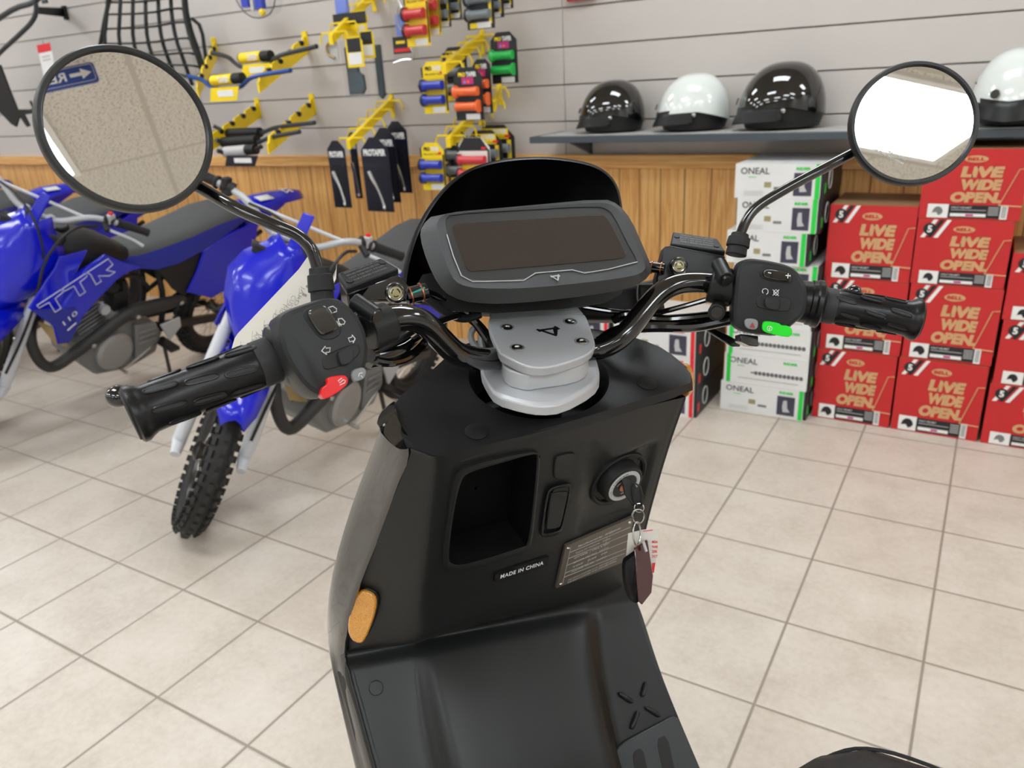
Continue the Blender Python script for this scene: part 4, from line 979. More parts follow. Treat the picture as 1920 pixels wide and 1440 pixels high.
# --- leg shield face, knee and foot area as one moulding
NC = (-EX * .62 - EY * .78).normalized()               # left chamfer
def row_face(LB, LE, RE, n=10):
    le = face(*LE); re = face(*RE)
    lb = on(*LB, le, NC)
    r = [lb + (lb - le).normalized() * .002, lb.lerp(le, .45), lb.lerp(le, .9), le.lerp(re, .025)]
    r += [le.lerp(re, .08 + .86 * k / n) for k in range(n + 1)]
    r += [le.lerp(re, .985), re + EY * .004 + EX * .001, re + EY * .05 + EX * .006]
    return r
rowsP = [row_face((773, 842), (815, 857), (1286, 744)), row_face((771, 860), (818, 872), (1283, 756)), row_face((737, 945), (810, 950), (1258, 828)), row_face((703, 1034), (799, 1050), (1233, 911)), row_face((672, 1112), (788, 1140), (1210, 1000)), row_face((655, 1180), (779, 1205), (1199, 1075))]
def row_foot(L, Rr, tl, tr, depth, lift, NF=NF):
    a = foot(*L) if isinstance(L, tuple) else L; c = foot(*Rr) if isinstance(Rr, tuple) else Rr; w_ = c - a; out = []
    fr_ = [-.012, 0.0, .04, .08]
    m = 11
    pos = [0.03, tl - .04, tl, tl + .05, (tl + tr) / 2 - .1, (tl + tr) / 2, (tl + tr) / 2 + .1, tr - .05, tr, tr + .035, .9]
    hs = [0, 0, .35, .9, 1, 1, 1, .9, .35, 0, 0]
    seq = [(-.02, -.02)] + [(0, 0)] + [(.01, 0)] + [(.02, 0)] + [(p_, h_ * lift) for p_, h_ in zip(pos, hs)] + [(.985, 0), (1.0, -.003), (1.01, -.05)]
    for p_, h_ in seq: out.append(a + w_ * p_ + NF * h_)
    return out
rowsF = [row_foot((648, 1222), (1193, 1118), .25, .82, 0, .004), row_foot((652, 1262), (1206, 1160), .22, .80, 0, .014), row_foot((670, 1330), (1246, 1280), .20, .76, 0, .022), row_foot((700, 1440), (1312, 1440), .18, .72, 0, .026), row_foot((745, 1590), (1385, 1610), .18, .70, 0, .026), row_foot(B(-.235, -.155, -.600), B(.150, -.215, -.600), .18, .70, 0, .02, EZ), row_foot(B(-.215, -.34, -.615), B(.150, -.38, -.615), .2, .75, 0, .012, EZ), row_foot(B(-.17, -.62, -.615), B(.16, -.62, -.615), .2, .75, 0, .006, EZ)]
rows_all = [[(r[i]) for i in range(len(r))] for r in rowsP] + rowsF
def cr(p0, p1, p2, p3, t):
    return (p1 * 2 + (p2 - p0) * t + (p0 * 2 - p1 * 5 + p2 * 4 - p3) * t * t + (p1 * 3 - p0 - p2 * 3 + p3) * t * t * t) * .5
def refine(seq, k):
    n = len(seq); out = []
    for i in range(n - 1):
        a, b_, c, e = seq[max(i - 1, 0)], seq[i], seq[i + 1], seq[min(i + 2, n - 1)]
        for j in range(k): out.append(cr(a, b_, c, e, j / k))
    return out + [seq[-1]]
def proj(p):
    d_ = p - CAM; z = d_.dot(FW); return 960 + F_PX * d_.dot(RT) / z, 720 - F_PX * d_.dot(UP) / z
def inside(pt, poly):
    x, y = pt; c = False
    for (x1, y1), (x2, y2) in zip(poly, poly[1:] + poly[:1]):
        if (y1 > y) != (y2 > y) and x < (x2 - x1) * (y - y1) / (y2 - y1) + x1: c = not c
    return c
POCK = [(857, 897), (872, 881), (940, 864), (1004, 848), (1010, 857), (1000, 955), (992, 1025), (982, 1031), (870, 1066), (843, 1064), (836, 1050), (846, 960)]
LOCKC = (1160, 899)
def f(b):
    rows = [refine(r, 5) for r in rowsP + rowsF]
    cols = [refine([r[j] for r in rows], 14) for j in range(len(rows[0]))]
    nr, nc = len(cols[0]), len(cols)
    vs = [cols[j][i] for i in range(nr) for j in range(nc)]
    pk_ = [face(*q) for q in POCK]; u_, v_ = EX, NR.cross(EX)
    flat = [((p - P0).dot(u_), (p - P0).dot(v_)) for p in pk_]; lc = face(*LOCKC)
    # shallow recess around the lock
    RC = [face(*q) for q in [(1104, 812), (1146, 862), (1236, 822), (1208, 936), (1184, 968), (1086, 1006)]]
    r2 = [((p - P0).dot(u_), (p - P0).dot(v_)) for p in RC]; rp_ = r2
    def sdist(x, y):
        best = 9
        for (x1, y1), (x2, y2) in zip(r2[:-1], r2[1:]):
            t = max(0, min(1, ((x - x1) * (x2 - x1) + (y - y1) * (y2 - y1)) / ((x2 - x1) ** 2 + (y2 - y1) ** 2)))
            best = min(best, math.hypot(x - x1 - t * (x2 - x1), y - y1 - t * (y2 - y1)))
        return best
    for i in range(nr):
        if i > nr * .55: break
        for j in range(nc):
            p = vs[i * nc + j]; x, y = (p - P0).dot(u_), (p - P0).dot(v_)
            if inside((x, y), r2):
                t = min(1, sdist(x, y) / .007); t = t * t * (3 - 2 * t); fx = max(0, min(1, (x - r2[0][0]) / .03)) if x > r2[0][0] else 0
                vs[i * nc + j] = p - NR * (.0042 * t * fx)
    fs = []
    for i in range(nr - 1):
        for j in range(nc - 1):
            q = (i * nc + j, i * nc + j + 1, (i + 1) * nc + j + 1, (i + 1) * nc + j)
            c = (vs[q[0]] + vs[q[1]] + vs[q[2]] + vs[q[3]]) / 4
            if inside(((c - P0).dot(u_), (c - P0).dot(v_)), flat) and i < nr * .55: continue
            if (c - lc).length < .0335: continue
            fs.append(q)
    b.add(vs, fs)
sp('leg_shield', 'soft_black', f, smooth=80)
def crs(x, y): return foot(x, y, .0)
for q in ((705, 1290), (1157, 1103)):
    pc = foot(*q)
    sp('screw_cover', 'soft_black', lambda b: b.lathe([(.0082, -.003), (.0082, .0012), (.0074, .0018), (.0005, .002)], pc, NF, 28))
# --- storage pocket
def f(b):
    fr = [face(*q, .0035) for q in [(853, 893), (868, 877), (940, 858), (1006, 846), (1014, 856), (1004, 960), (996, 1029), (985, 1036), (870, 1073), (840, 1068), (830, 1055), (842, 960)]]
    inn = [face(*q, .0035) for q in [(864, 900), (878, 886), (940, 868), (1003, 850), (1008, 856), (999, 950), (990, 1021), (980, 1026), (870, 1060), (846, 1058), (840, 1046), (850, 960)]]
    fr = smooth_poly(fr, 2); inn = smooth_poly(inn, 2)
    b.rings([[p - NR * .004 for p in fr], fr, [a.lerp(c, .5) + NR * .0008 for a, c in zip(fr, inn)], inn], cap=False)
sp('pocket_rim', 'soft_black', f, smooth=50)
pocket_in = smooth_poly([face(*q, .0030) for q in [(862, 899), (877, 885), (940, 867), (1003, 849), (1009, 856), (1000, 950), (991, 1022), (980, 1028), (870, 1062), (845, 1060), (838, 1047), (849, 960)]], 2)
cpk = sum(pocket_in, V()) / len(pocket_in)
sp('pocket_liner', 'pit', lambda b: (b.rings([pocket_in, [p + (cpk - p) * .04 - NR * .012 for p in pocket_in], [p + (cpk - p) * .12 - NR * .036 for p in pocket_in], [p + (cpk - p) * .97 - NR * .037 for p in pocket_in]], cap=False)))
# --- usb flap, bag hook, plate, sticker
def fpoly(pts, lift, th, it=2): return smooth_poly([face(*q, lift) for q in pts], it)
sp('socket_cover', 'soft_black', lambda b: (b.prism(fpoly([(1042, 862), (1047, 856), (1077, 851), (1081, 856), (1076, 891), (1071, 895), (1043, 900), (1039, 894)], .0030, 0), -NR * .004)), bevel=.0008)
hk = sp('bag_hook', 'soft_black', lambda b: b.rings([fpoly([(1024, 925), (1032, 913), (1069, 905), (1075, 912), (1058, 992), (1050, 1002), (1018, 1009), (1013, 1001)], .0005, 0), fpoly([(1025, 925), (1033, 914), (1068, 906), (1073, 912), (1057, 991), (1049, 1001), (1019, 1007), (1014, 1001)], .0040, 0), fpoly([(1028, 927), (1035, 918), (1066, 911), (1069, 916), (1054, 988), (1047, 996), (1021, 1002), (1018, 998)], .0040, 0), fpoly([(1029, 928), (1036, 919), (1065, 912), (1068, 917), (1053, 987), (1046, 995), (1022, 1001), (1019, 997)], .0010, 0)], cap=False))
sp('hook_lever', 'soft_black', lambda b: b.prism(fpoly([(1033, 931), (1037, 926), (1065, 922), (1065, 927), (1052, 986), (1047, 990), (1026, 994), (1025, 990)], .006, 0, 1), -NR * .004), parent=hk, bevel=.0008)
sp('hook_recess', 'deep_black', lambda b: b.prism(fpoly([(1037, 922), (1040, 917), (1066, 912), (1067, 916), (1065, 924), (1037, 929)], .0045, 0, 1), -NR * .002), parent=hk)
pp = [face(*q, .0042) for q in [(1061, 1024), (1189, 969), (1172, 1053), (1043, 1103)]]
dp = sp('data_plate', 'plate_alu', lambda b: b.prism(pp, -NR * .0035))
def pq(s_, t_): return pp[0].lerp(pp[1], s_).lerp(pp[3].lerp(pp[2], s_), t_) + NR * .0003
def f(b):
    u = (pp[1] - pp[0]).normalized(); v = (pp[0] - pp[3]).normalized()
    b.text('Manufactured by:  ZHEJIANG', pq(.5, .13), u, v, w=.060, h=.0042, th=0.0002)
    for i, s_ in enumerate(('Type of Vehicle   Date', 'GVWR   VIN LXD', 'GAWR FRONT  WITH', 'TIRE   RIM   PSI', 'GAWR REAR  WITH')): b.text(s_, pq(.42, .27 + .105 * i), u, v, w=.050, h=.003, th=0.0002)
    for i in range(2): b.text('THIS VEHICLE CONFORMS TO ALL APPLICABLE FEDERAL', pq(.5, .86 + .06 * i), u, v, w=.072, h=.0026, th=0.0002)
    for t_ in (.2, .34, .5, .68, .78): b.tube([pq(.08, t_), pq(.97, t_)], .00022, 3)
    b.tube([pq(.08, .06), pq(.08, .95)], .00022, 3); b.tube([pq(.4, .34), pq(.4, .68)], .00022, 3); b.tube([pq(.62, .2), pq(.62, .5)], .00022, 3)
sp('plate_printing', 'grey_light', f, parent=dp)
for s_, t_ in ((.04, .07), (.05, .93), (.94, .08)): sp('plate_rivet', 'steel', lambda b: b.lathe([(.0022, 0), (.0018, .0010), (.0003, .0013)], pq(s_, t_), NR, 14), parent=dp)
st = [face(*q, .004) for q in [(929, 1077), (1030, 1044), (1027, 1060), (927, 1091)]]
so = sp('origin_sticker', 'gloss_black', lambda b: b.prism(st, -NR * .003))
sp('sticker_lettering', 'white_ink', lambda b: b.text('MADE IN CHINA', sum(st, V()) / 4 + NR * .0002, (st[1] - st[0]), (st[0] - st[3]), w=(st[1] - st[0]).length * .80, h=(st[0] - st[3]).length * .52, bold=.02, th=.0002, spacing=1.1), parent=so)
# embossed panel steps around the lock
# --- ignition lock
kc = face(1160, 899, -.002)
lk = sp('ignition_lock', 'deep_black', lambda b: b.lathe([(q * 1.2, h) for q, h in [(.0315, -.003), (.0312, .0012), (.0295, .0020), (.0275, .0005), (.0255, -.010), (.0225, -.010), (.0215, .008), (.0205, .0105), (.0185, .0115), (.0178, .0105)]], kc, NR, 40))
sp('lock_ring', 'grey_light', lambda b: b.lathe([(q * 1.2, h) for q, h in [(.0176, .0108), (.0174, .0120), (.0138, .0122), (.0134, .0108)]], kc, NR, 40), parent=lk)
sp('lock_face', 'deep_black', lambda b: b.lathe([(q * 1.2, h) for q, h in [(.0135, .008), (.0132, .0112), (.0003, .0114)]], kc, NR, 32), parent=lk)
def f(b):
    s_ = 'LIFE IS A CRAZY RIDE'
    for i, ch in enumerate(s_):
        if ch == ' ': continue
        a = R(205 - 128 * i / (len(s_) - 1)) ; a = R(200 - 110 * i / (len(s_) - 1))
        u0 = EX; v0 = NR.cross(EX); d = u0 * math.cos(a) + v0 * math.sin(a)
        b.text(ch, kc + NR * .01225 + d * .0187, (u0 * math.sin(a) - v0 * math.cos(a)), d, h=.0021, th=.0001)
sp('ring_lettering', 'deep_black', f, parent=lk)
sp('face_lettering', 'white_ink', lambda b: (b.text('OPEN', kc + NR * .0115 + NR.cross(EX) * .006 - EX * .009, EX + NR.cross(EX) * .9, NR.cross(EX) - EX * .9, h=.0018, th=.0001), b.text('OFF', kc + NR * .0115 - NR.cross(EX) * .0105 - EX * .001, EX, NR.cross(EX), h=.0018, th=.0001)), parent=lk)
sp('key_barrel', 'copper', lambda b: b.lathe([(q * 1.2, h) for q, h in [(.0062, .010), (.0060, .0125), (.0003, .0127)]], kc, NR, 24), parent=lk)
# --- glossy left fairing
def f(b):
    edge_in = [(768, 842), (771, 862), (737, 945), (702, 1036), (669, 1112), (652, 1180), (646, 1225), (650, 1262), (668, 1330), (701, 1450), (745, 1600)]
    mid_ = [(745, 842), (741, 880), (712, 950), (680, 1040), (645, 1130), (632, 1190), (628, 1230), (636, 1280), (655, 1350), (686, 1450), (732, 1600)]
    out = [(706, 800), (700, 822), (668, 905), (640, 985), (617, 1075), (608, 1140), (609, 1185), (617, 1235), (634, 1310), (661, 1440), (700, 1600)]
    rs = []
    for e, m_, o_ in zip(edge_in, mid_, out):
        if e[1] < 1200: p = on(*e, face(*((815, 857) if e[1] < 870 else (e[0] + 90, e[1] + 10))), NC)
        else: p = foot(*e)
        p2 = on(*m_, p, (-EX * .9 - EY * .43).normalized()); p3 = on(*o_, p2, (-EX * .82 + EY * -.25 + EZ * .12).normalized())
        rs.append([p + EY * .006 + EX * .004, p, p.lerp(p2, .5) - EX * .0015, p2, p2.lerp(p3, .5) - EX * .002, p3, p3 + EX * .012 + EY * .004, p3 + EX * .035 + EY * .008])
    b.grid(rs)
sp('side_fairing', 'gloss_black', f, smooth=60, sub=1)
def f(b):
    q = [(709, 776), (735, 752), (742, 752), (748, 790), (776, 832), (777, 850), (750, 852), (744, 846), (705, 800)]
    nn = (EZ * .72 - EX * .42 - EY * .55).normalized()
    pts = smooth_poly([on(*p, B(-.172, .022, .004), nn) for p in q], 1)
    b.prism(pts, -nn * .010, .96)
sp('fairing_cap', 'gloss_black', f, bevel=.003, bseg=3)
sp('shield_back', 'gloss_black', lambda b: b.grid([[B(x, y + dy, z) for x, dy in ((-.125, .045), (-.09, .07), (0, .09), (.09, .075), (.14, .04), (.158, .0))] for y, z in ((.045, .004), (.052, -.03), (.09, -.2), (.12, -.34))]), smooth=70)
sp('right_fairing', 'gloss_black', lambda b: b.grid([[face(*q) + EX * dx + EY * dy for dx, dy in ((.0, .012), (.006, .04), (-.004, .09))] for q in ((1288, 748), (1258, 828), (1233, 911), (1210, 1000), (1199, 1075))] + [[foot(*q) + EX * dx + EY * dy - NF * .008 for dx, dy in ((.002, .004), (.010, .03), (0, .09))] for q in ((1196, 1118), (1212, 1160), (1250, 1280), (1315, 1440), (1388, 1610))]), smooth=70)
# amber reflectors
rp = [on(*q, on(690, 1140, face(785, 1150), NC), NC) for q in [(676, 1100), (688, 1096), (708, 1106), (712, 1122), (706, 1150), (690, 1190), (680, 1196), (664, 1188), (657, 1168), (662, 1132)]]
rf = sp('side_reflector', 'amber', lambda b: b.prism([p + NC * .011 for p in smooth_poly(rp, 1)], -NC * .006, 1.0), bevel=.002)
sp('reflector_backing', 'deep_black', lambda b: b.prism([p + NC * .006 + EX * .0012 for p in smooth_poly(rp, 1)], -NC * .012, 1.02), parent=rf, bevel=.001)
rr_ = B(.170, .02, -.02)
sp('side_reflector', 'amber', lambda b: b.prism([rr_ + EY * (.012 * math.cos(a)) + EZ * (.02 * math.sin(a)) for a in [2 * math.pi * k / 16 for k in range(16)]], EX * .006), bevel=.001)
# --- foot board details
for (x1, y1, x2, y2) in ((1161, 1299, 1187, 1317), (1212, 1278, 1204, 1307), (1210, 1325, 1238, 1343), (1197, 1333, 1184, 1367)):
    a, c = foot(x1, y1, .0018), foot(x2, y2, .0018)
    sp('tread_rib', 'soft_black', lambda b: b.tube([a, a.lerp(c, .12), a.lerp(c, .88), c], [.0012, .0031, .0031, .0012], 10), bevel=0)
    sp('tread_rib_end', 'soft_black', lambda b: (b.ball(a, .0026, 8), b.ball(c, .0026, 8))) if 0 else None
fm = sp('foot_mat', 'mat_slate', lambda b: b.prism([foot(*q, .006) for q in [(1154, 1412), (1160, 1400), (1176, 1388), (1262, 1342), (1272, 1345), (1312, 1440), (1372, 1590), (1190, 1590), (1160, 1440)]], -NF * .006), bevel=.0015)
sp('mat_slot', 'deep_black', lambda b: [b.prism(smooth_poly([foot(*q, .0065) for q in Q], 1), -NF * .001) for Q in ([(1186, 1410), (1205, 1401), (1213, 1440), (1240, 1540), (1215, 1540), (1190, 1440)], [(1230, 1386), (1251, 1377), (1264, 1440), (1290, 1530), (1265, 1535), (1243, 1440)])], parent=fm)
# --- seat
def f(b):
    o_ = B(.030, -.283, -.222)
    for s_ in (0,):
        rs = []
        for L_, wd, dz in ((0, .02, -.03), (.006, .045, -.012), (.025, .075, -.002), (.07, .10, .003), (.14, .125, .004), (.25, .145, .002), (.36, .15, 0), (.45, .13, -.01), (.48, .06, -.03)):
            rs.append([o_ - EY * L_ + EX * (wd * math.copysign(abs(math.cos(a)) ** .6, math.cos(a))) + EZ * (dz + .035 * (math.copysign(abs(math.sin(a)) ** .7, math.sin(a)) - 1)) for a in [2 * math.pi * k / 28 for k in range(28)]])
        b.rings(rs)
SEAT = sp('seat', 'leather', f, smooth=70)
def f(b):
    o_ = B(.030, -.283, -.222)
    pts = []
    for L_, wd, dz in ((.14, .125, .004), (.07, .10, .003), (.025, .075, -.002), (.006, .045, -.012)):
        pts.append(o_ - EY * L_ + EX * (wd * .86) + EZ * (dz - .006))
    pl_ = [o_ - EY * L_ - EX * (wd * .86) + EZ * (dz - .006) for L_, wd, dz in ((.006, .045, -.012), (.025, .075, -.002), (.07, .10, .003), (.14, .125, .004))]
    b.tube(pts + pl_, .0016, 6, smooth=2)
sp('seat_piping', 'rubber_dull', f, parent=SEAT)
sp('seat_base', 'soft_black', lambda b: b.box(B(.085, -.56, -.48), (.2, .3, .42)) if 0 else b.rings([[B(.085 + .1 * math.cos(a), -.56 + .15 * math.sin(a), z) for a in [2 * math.pi * k / 20 for k in range(20)]] for z in (-.29, -.60)]))
sp('floorboard', 'soft_black', lambda b: b.rings([[B(x - .02, y, z) for x, z in ((-.15, -.625), (.15, -.625), (.13, -.70), (-.13, -.70))] for y in (-.05, -.75)]), bevel=.01)
sp('front_wheel', 'tyre', lambda b: b.rings([[B(0, .27, -.995 + .24) + EY * ((.19 + .045 * math.cos(q)) * math.cos(a)) + EZ * ((.19 + .045 * math.cos(q)) * math.sin(a)) + EX * (.045 * math.sin(q)) for q in [2 * math.pi * j / 12 for j in range(12)]] for a in [2 * math.pi * k / 36 for k in range(36)]], closed=True))
for s_ in (-.07, .07): sp('fork_leg', 'bar_black', lambda b: b.tube([B(s_, .27, -.755), B(s_ * .9, .20, -.50)], .018, 12))
sp('rear_wheel', 'tyre', lambda b: b.rings([[B(.05, -.85, -.995 + .24) + EY * ((.19 + .045 * math.cos(q)) * math.cos(a)) + EZ * ((.19 + .045 * math.cos(q)) * math.sin(a)) + EX * (.045 * math.sin(q)) for q in [2 * math.pi * j / 12 for j in range(12)]] for a in [2 * math.pi * k / 36 for k in range(36)]], closed=True))
sp('rear_body', 'gloss_black', lambda b: b.rings([[B(.05 + w_ * math.cos(a), y, -.47 + .14 * math.sin(a)) for a in [2 * math.pi * k / 20 for k in range(20)]] for y, w_ in ((-.62, .10), (-.80, .11), (-.98, .07))]))
# --- silver bar clamp
TA = R(38.8); TX = V((math.sin(TA), math.cos(TA), -.045)).normalized(); TYh = V((-math.cos(TA), math.sin(TA), 0))
def tn(t): n = (-TYh * math.cos(R(t)) + EZ * math.sin(R(t))); return (n - TX * n.dot(TX)).normalized()
TP = W(1022, 640, .757); N1 = tn(76)
def tp(x, y, lift=0.0): return on(x, y, TP + N1 * lift, N1)
N2 = tn(50)
wing0 = tp(925, 602); 
tpl = [(912, 604), (920, 598), (1095, 586), (1102, 598), (1116, 638), (1117, 652), (1101, 666), (1076, 676), (1035, 688), (1004, 690), (978, 684), (944, 666), (934, 660)]
cl = sp('bar_clamp', 'silver', lambda b: b.prism(smooth_poly([tp(*q) for q in tpl], 1), -N1 * .011, .97), bevel=.0025, bseg=3)
def f(b):
    a, c = tp(916, 602), tp(1097, 589)
    q = [a, c] + [on(x, y, a, N2) for x, y in ((1081, 573), (1070, 563), (932, 573), (922, 581))]
    b.prism(q, -N2 * .010, .98)
sp('clamp_wing', 'silver_wing', f, parent=cl, bevel=.0025, bseg=3)
for q in ((951, 614), (1069, 603), (1091, 640), (970, 652)):
    c = tp(*q)
    sp('clamp_recess', 'silver_wing', lambda b: b.lathe([(.0076, .0003), (.0066, .0009), (.0060, -.0005), (.0055, -.004)], c, N1, 24, cap=False), parent=cl)
    sp('clamp_screw', 'steel', lambda b: b.lathe([(.0058, .0004), (.0046, .0013), (.0026, .0014), (.0024, -.0005), (.0003, -.0005)], c, N1, 20), parent=cl)
c0 = tp(1031, 622, .0004)
def logo(b, c, u, v, s_, n):
    u, v = u.normalized() * s_, v.normalized() * s_
    for a, d in (((-1.0, .62), (-.9, .28)), ((-.95, .45), (1.0, .52)), ((.85, .75), (1.02, .3)), ((-.7, .38), (.28, -.78)), ((.28, -.78), (.62, .44)), ((.86, .48), (.42, -.55))):
        p, q = c + u * a[0] + v * a[1], c + u * d[0] + v * d[1]; t = (q - p).normalized(); w_ = n.cross(t) * s_ * .12
        b.prism([p - w_ - t * s_ * .08, q - w_ + t * s_ * .08, q + w_ + t * s_ * .08, p + w_ - t * s_ * .08], n * .0004)
v1 = N1.cross(TX)
sp('clamp_emblem', 'deep_black', lambda b: logo(b, c0, TX, v1, .0105, N1), parent=cl)
# spacer and lower bracket
NB = tn(82)
LP = TP - EZ * .034
def lo(x, y, dz=0): return on(x, y, LP + EZ * dz, NB)
sp('clamp_spacer', 'silver', lambda b: b.prism(smooth_poly([lo(*q, .019) for q in [(938, 668), (945, 692), (985, 703), (1002, 700), (1076, 690), (1102, 676), (1104, 650), (940, 655)]], 1), -EZ * .017), parent=cl, bevel=.0015)
lb_ = sp('lower_bracket', 'silver', lambda b: b.rings([smooth_poly([lo(*q, .002) for q in [(903, 697), (915, 718), (932, 735), (980, 749), (1015, 754), (1052, 750), (1104, 722), (1120, 700), (1115, 672), (1100, 640), (920, 650), (905, 675)]], 1), smooth_poly([lo(*q, -.001) for q in [(900, 697), (912, 722), (928, 744), (976, 758), (1013, 764), (1054, 760), (1112, 729), (1126, 706), (1118, 672), (1100, 638), (918, 650), (902, 672)]], 1), smooth_poly([lo(*q, -.001) - EZ * .009 for q in [(900, 697), (912, 722), (928, 744), (976, 758), (1013, 764), (1054, 760), (1112, 729), (1126, 706), (1118, 672), (1100, 638), (918, 650), (902, 672)]], 1)]), bevel=.001)
sp('cable_loop', 'silver_wing', lambda b: b.tube([W(*q, .80) for q in [(898, 655), (884, 640), (882, 624), (892, 612), (905, 618), (900, 636), (905, 652)]], .0035, 8, smooth=2), parent=lb_)
# --- handlebar tube
barL = [(530, 662, .597), (600, 632, .618), (690, 608, .642), (742, 596, .655), (775, 596, .665), (800, 608, .675), (830, 640, .692), (855, 664, .705), (890, 673, .730), (940, 673, .768)]
barR = [(940, 673, .768), (1025, 666, .785), (1110, 657, .800), (1140, 650, .797), (1170, 630, .795), (1205, 585, .80), (1235, 550, .805), (1265, 533, .81), (1300, 528, .812), (1350, 532, .812), (1440, 552, .808), (1530, 568, .80)]
hb = sp('handlebar', 'bar_black', lambda b: b.tube([W(*q) for q in barL] + [W(*q) for q in barR[1:]], .0111, 20, smooth=2))
# --- display
DN = tn(50); DP = W(1010, 470, .738)
def dp_(x, y, lift=0.0): return on(x, y, DP + DN * lift, DN)
Fp = [(818, 414), (840, 398), (980, 388), (1125, 378), (1149, 383), (1166, 400), (1190, 450), (1211, 496), (1208, 509), (1190, 517), (1140, 525), (1060, 534), (980, 541), (895, 541), (862, 534), (846, 518), (832, 480), (821, 440)]
Sp = [(790, 424), (813, 401), (980, 386), (1133, 372), (1160, 383), (1184, 412), (1206, 462), (1222, 500), (1218, 518), (1194, 536), (1142, 549), (1070, 558), (980, 567), (890, 570), (846, 557), (822, 536), (800, 490), (787, 446)]
Gp = [(834, 413), (846, 401), (980, 394), (1120, 386), (1142, 394), (1154, 410), (1176, 455), (1196, 489), (1190, 494), (1140, 504), (1096, 511), (1073, 505), (1004, 511), (983, 525), (885, 527), (864, 515), (850, 478), (838, 435)]
def dring(P_, l, it=1): return smooth_poly([dp_(*q, l) for q in P_], it)
def f(b):
    cS = [dp_(*q, -.016) for q in Sp]; cb_ = [p - DN * .02 + (sum(cS, V()) / len(cS) - p) * .25 for p in cS]
    b.rings([dring(Gp, -.002), dring(Gp, .0), dring(Fp, .001), smooth_poly(cS, 1), smooth_poly(cb_, 1)])
ds = sp('display_unit', 'housing', f, smooth=40, bevel=.0018, bseg=3)
sp('display_trim', 'silver', lambda b: b.tube([dp_(*q, .0006) for q in [(838, 440), (850, 480), (865, 517), (886, 528), (982, 526), (1004, 512), (1073, 506), (1096, 512), (1140, 505), (1195, 491)]], .0006, 6), parent=ds)
sp('display_surround', 'lcd_frame', lambda b: b.prism(dring(Gp, -.0008), -DN * .001), parent=ds)
sp('display_screen', 'lcd', lambda b: b.prism(smooth_poly([dp_(*q, -.0003) for q in [(848, 430), (850, 422), (862, 419), (1000, 411), (1130, 403), (1138, 409), (1150, 430), (1174, 478), (1170, 484), (1100, 491), (890, 509), (877, 507), (868, 490), (855, 452)]], 1), -DN * .0004), parent=ds)
sp('display_emblem', 'silver', lambda b: logo(b, dp_(1042, 521, .0014), TX, DN.cross(TX), .0042, DN), parent=ds)
# --- windscreen cowl behind the display
Cw = [(752, 560), (757, 503), (776, 438), (800, 393), (823, 361), (850, 335), (882, 314), (930, 300), (985, 294), (1040, 294), (1105, 304), (1140, 322), (1159, 348), (1167, 385), (1169, 430), (1172, 480)]
CN = tn(25); CP = W(960, 400, .80)
def cw(x, y, l=0): return on(x, y, CP + CN * l, CN)
def f(b):
    rim = [cw(*q) for q in Cw]
    for _ in range(2): rim = [rim[0]] + [p for i in range(len(rim) - 1) for p in (rim[i] * .75 + rim[i + 1] * .25, rim[i] * .25 + rim[i + 1] * .75)] + [rim[-1]]
    c = cw(965, 520)
    rows = [rim]
    for k, d in ((.03, -.003), (.12, .02), (.3, .05), (.55, .075), (.85, .09)): rows.append([p.lerp(c, k) - CN * d for p in rim])
    b.grid(rows)
    b.grid([[p.lerp(c, -.004) - CN * .002 for p in rim], [p.lerp(c, -.006) - CN * .005 for p in rim], [p.lerp(c, .10) - CN * .035 for p in rim], [p.lerp(c, .30) - CN * .065 for p in rim], [p.lerp(c, .6) - CN * .095 for p in rim]])
    b.grid([rim, [p.lerp(c, -.004) - CN * .002 for p in rim]])
sp('cowl', 'cowl', f, smooth=60)
sp('headlight_body', 'deep_black', lambda b: b.rings([smooth_poly([on(*q, CP - CN * (.0 + dd), CN) for q in Q], 1) for Q, dd in (([(768, 560), (800, 500), (1150, 480), (1180, 545), (1120, 575), (860, 590)], .0), ([(790, 560), (820, 500), (1130, 480), (1160, 545), (1100, 580), (870, 600)], .05))]))
# --- cables
def cable(pts, r=.0035, m='bar_black', name='control_cable'): sp(name, m, lambda b: b.tube([W(*q) for q in pts], r, 10, smooth=2), parent=hb)
cable([(1150, 600, .86), (1180, 585, .85), (1230, 600, .85), (1290, 596, .84), (1345, 590, .825), (1378, 592, .815)], .005)
cable([(1120, 640, .84), (1165, 615, .84), (1230, 612, .845), (1300, 614, .83), (1350, 604, .82), (1374, 598, .815)], .006)
cable([(1090, 575, .86), (1150, 585, .86), (1220, 590, .85), (1280, 575, .84), (1330, 560, .83)], .003)
cable([(760, 560, .76), (800, 562, .77), (850, 572, .78), (900, 610, .80), (925, 650, .80)], .005)
cable([(790, 545, .76), (830, 560, .77), (880, 590, .79), (915, 640, .80)], .004)
cable([(700, 660, .66), (735, 655, .67), (775, 640, .69), (800, 618, .71), (830, 600, .74), (860, 592, .77)], .003)
cable([(690, 672, .65), (730, 682, .66), (765, 672, .68), (795, 645, .70), (815, 610, .73)], .004)
cable([(800, 560, .76), (840, 590, .77), (870, 600, .78), (900, 590, .79)], .004, 'rubber_dull')
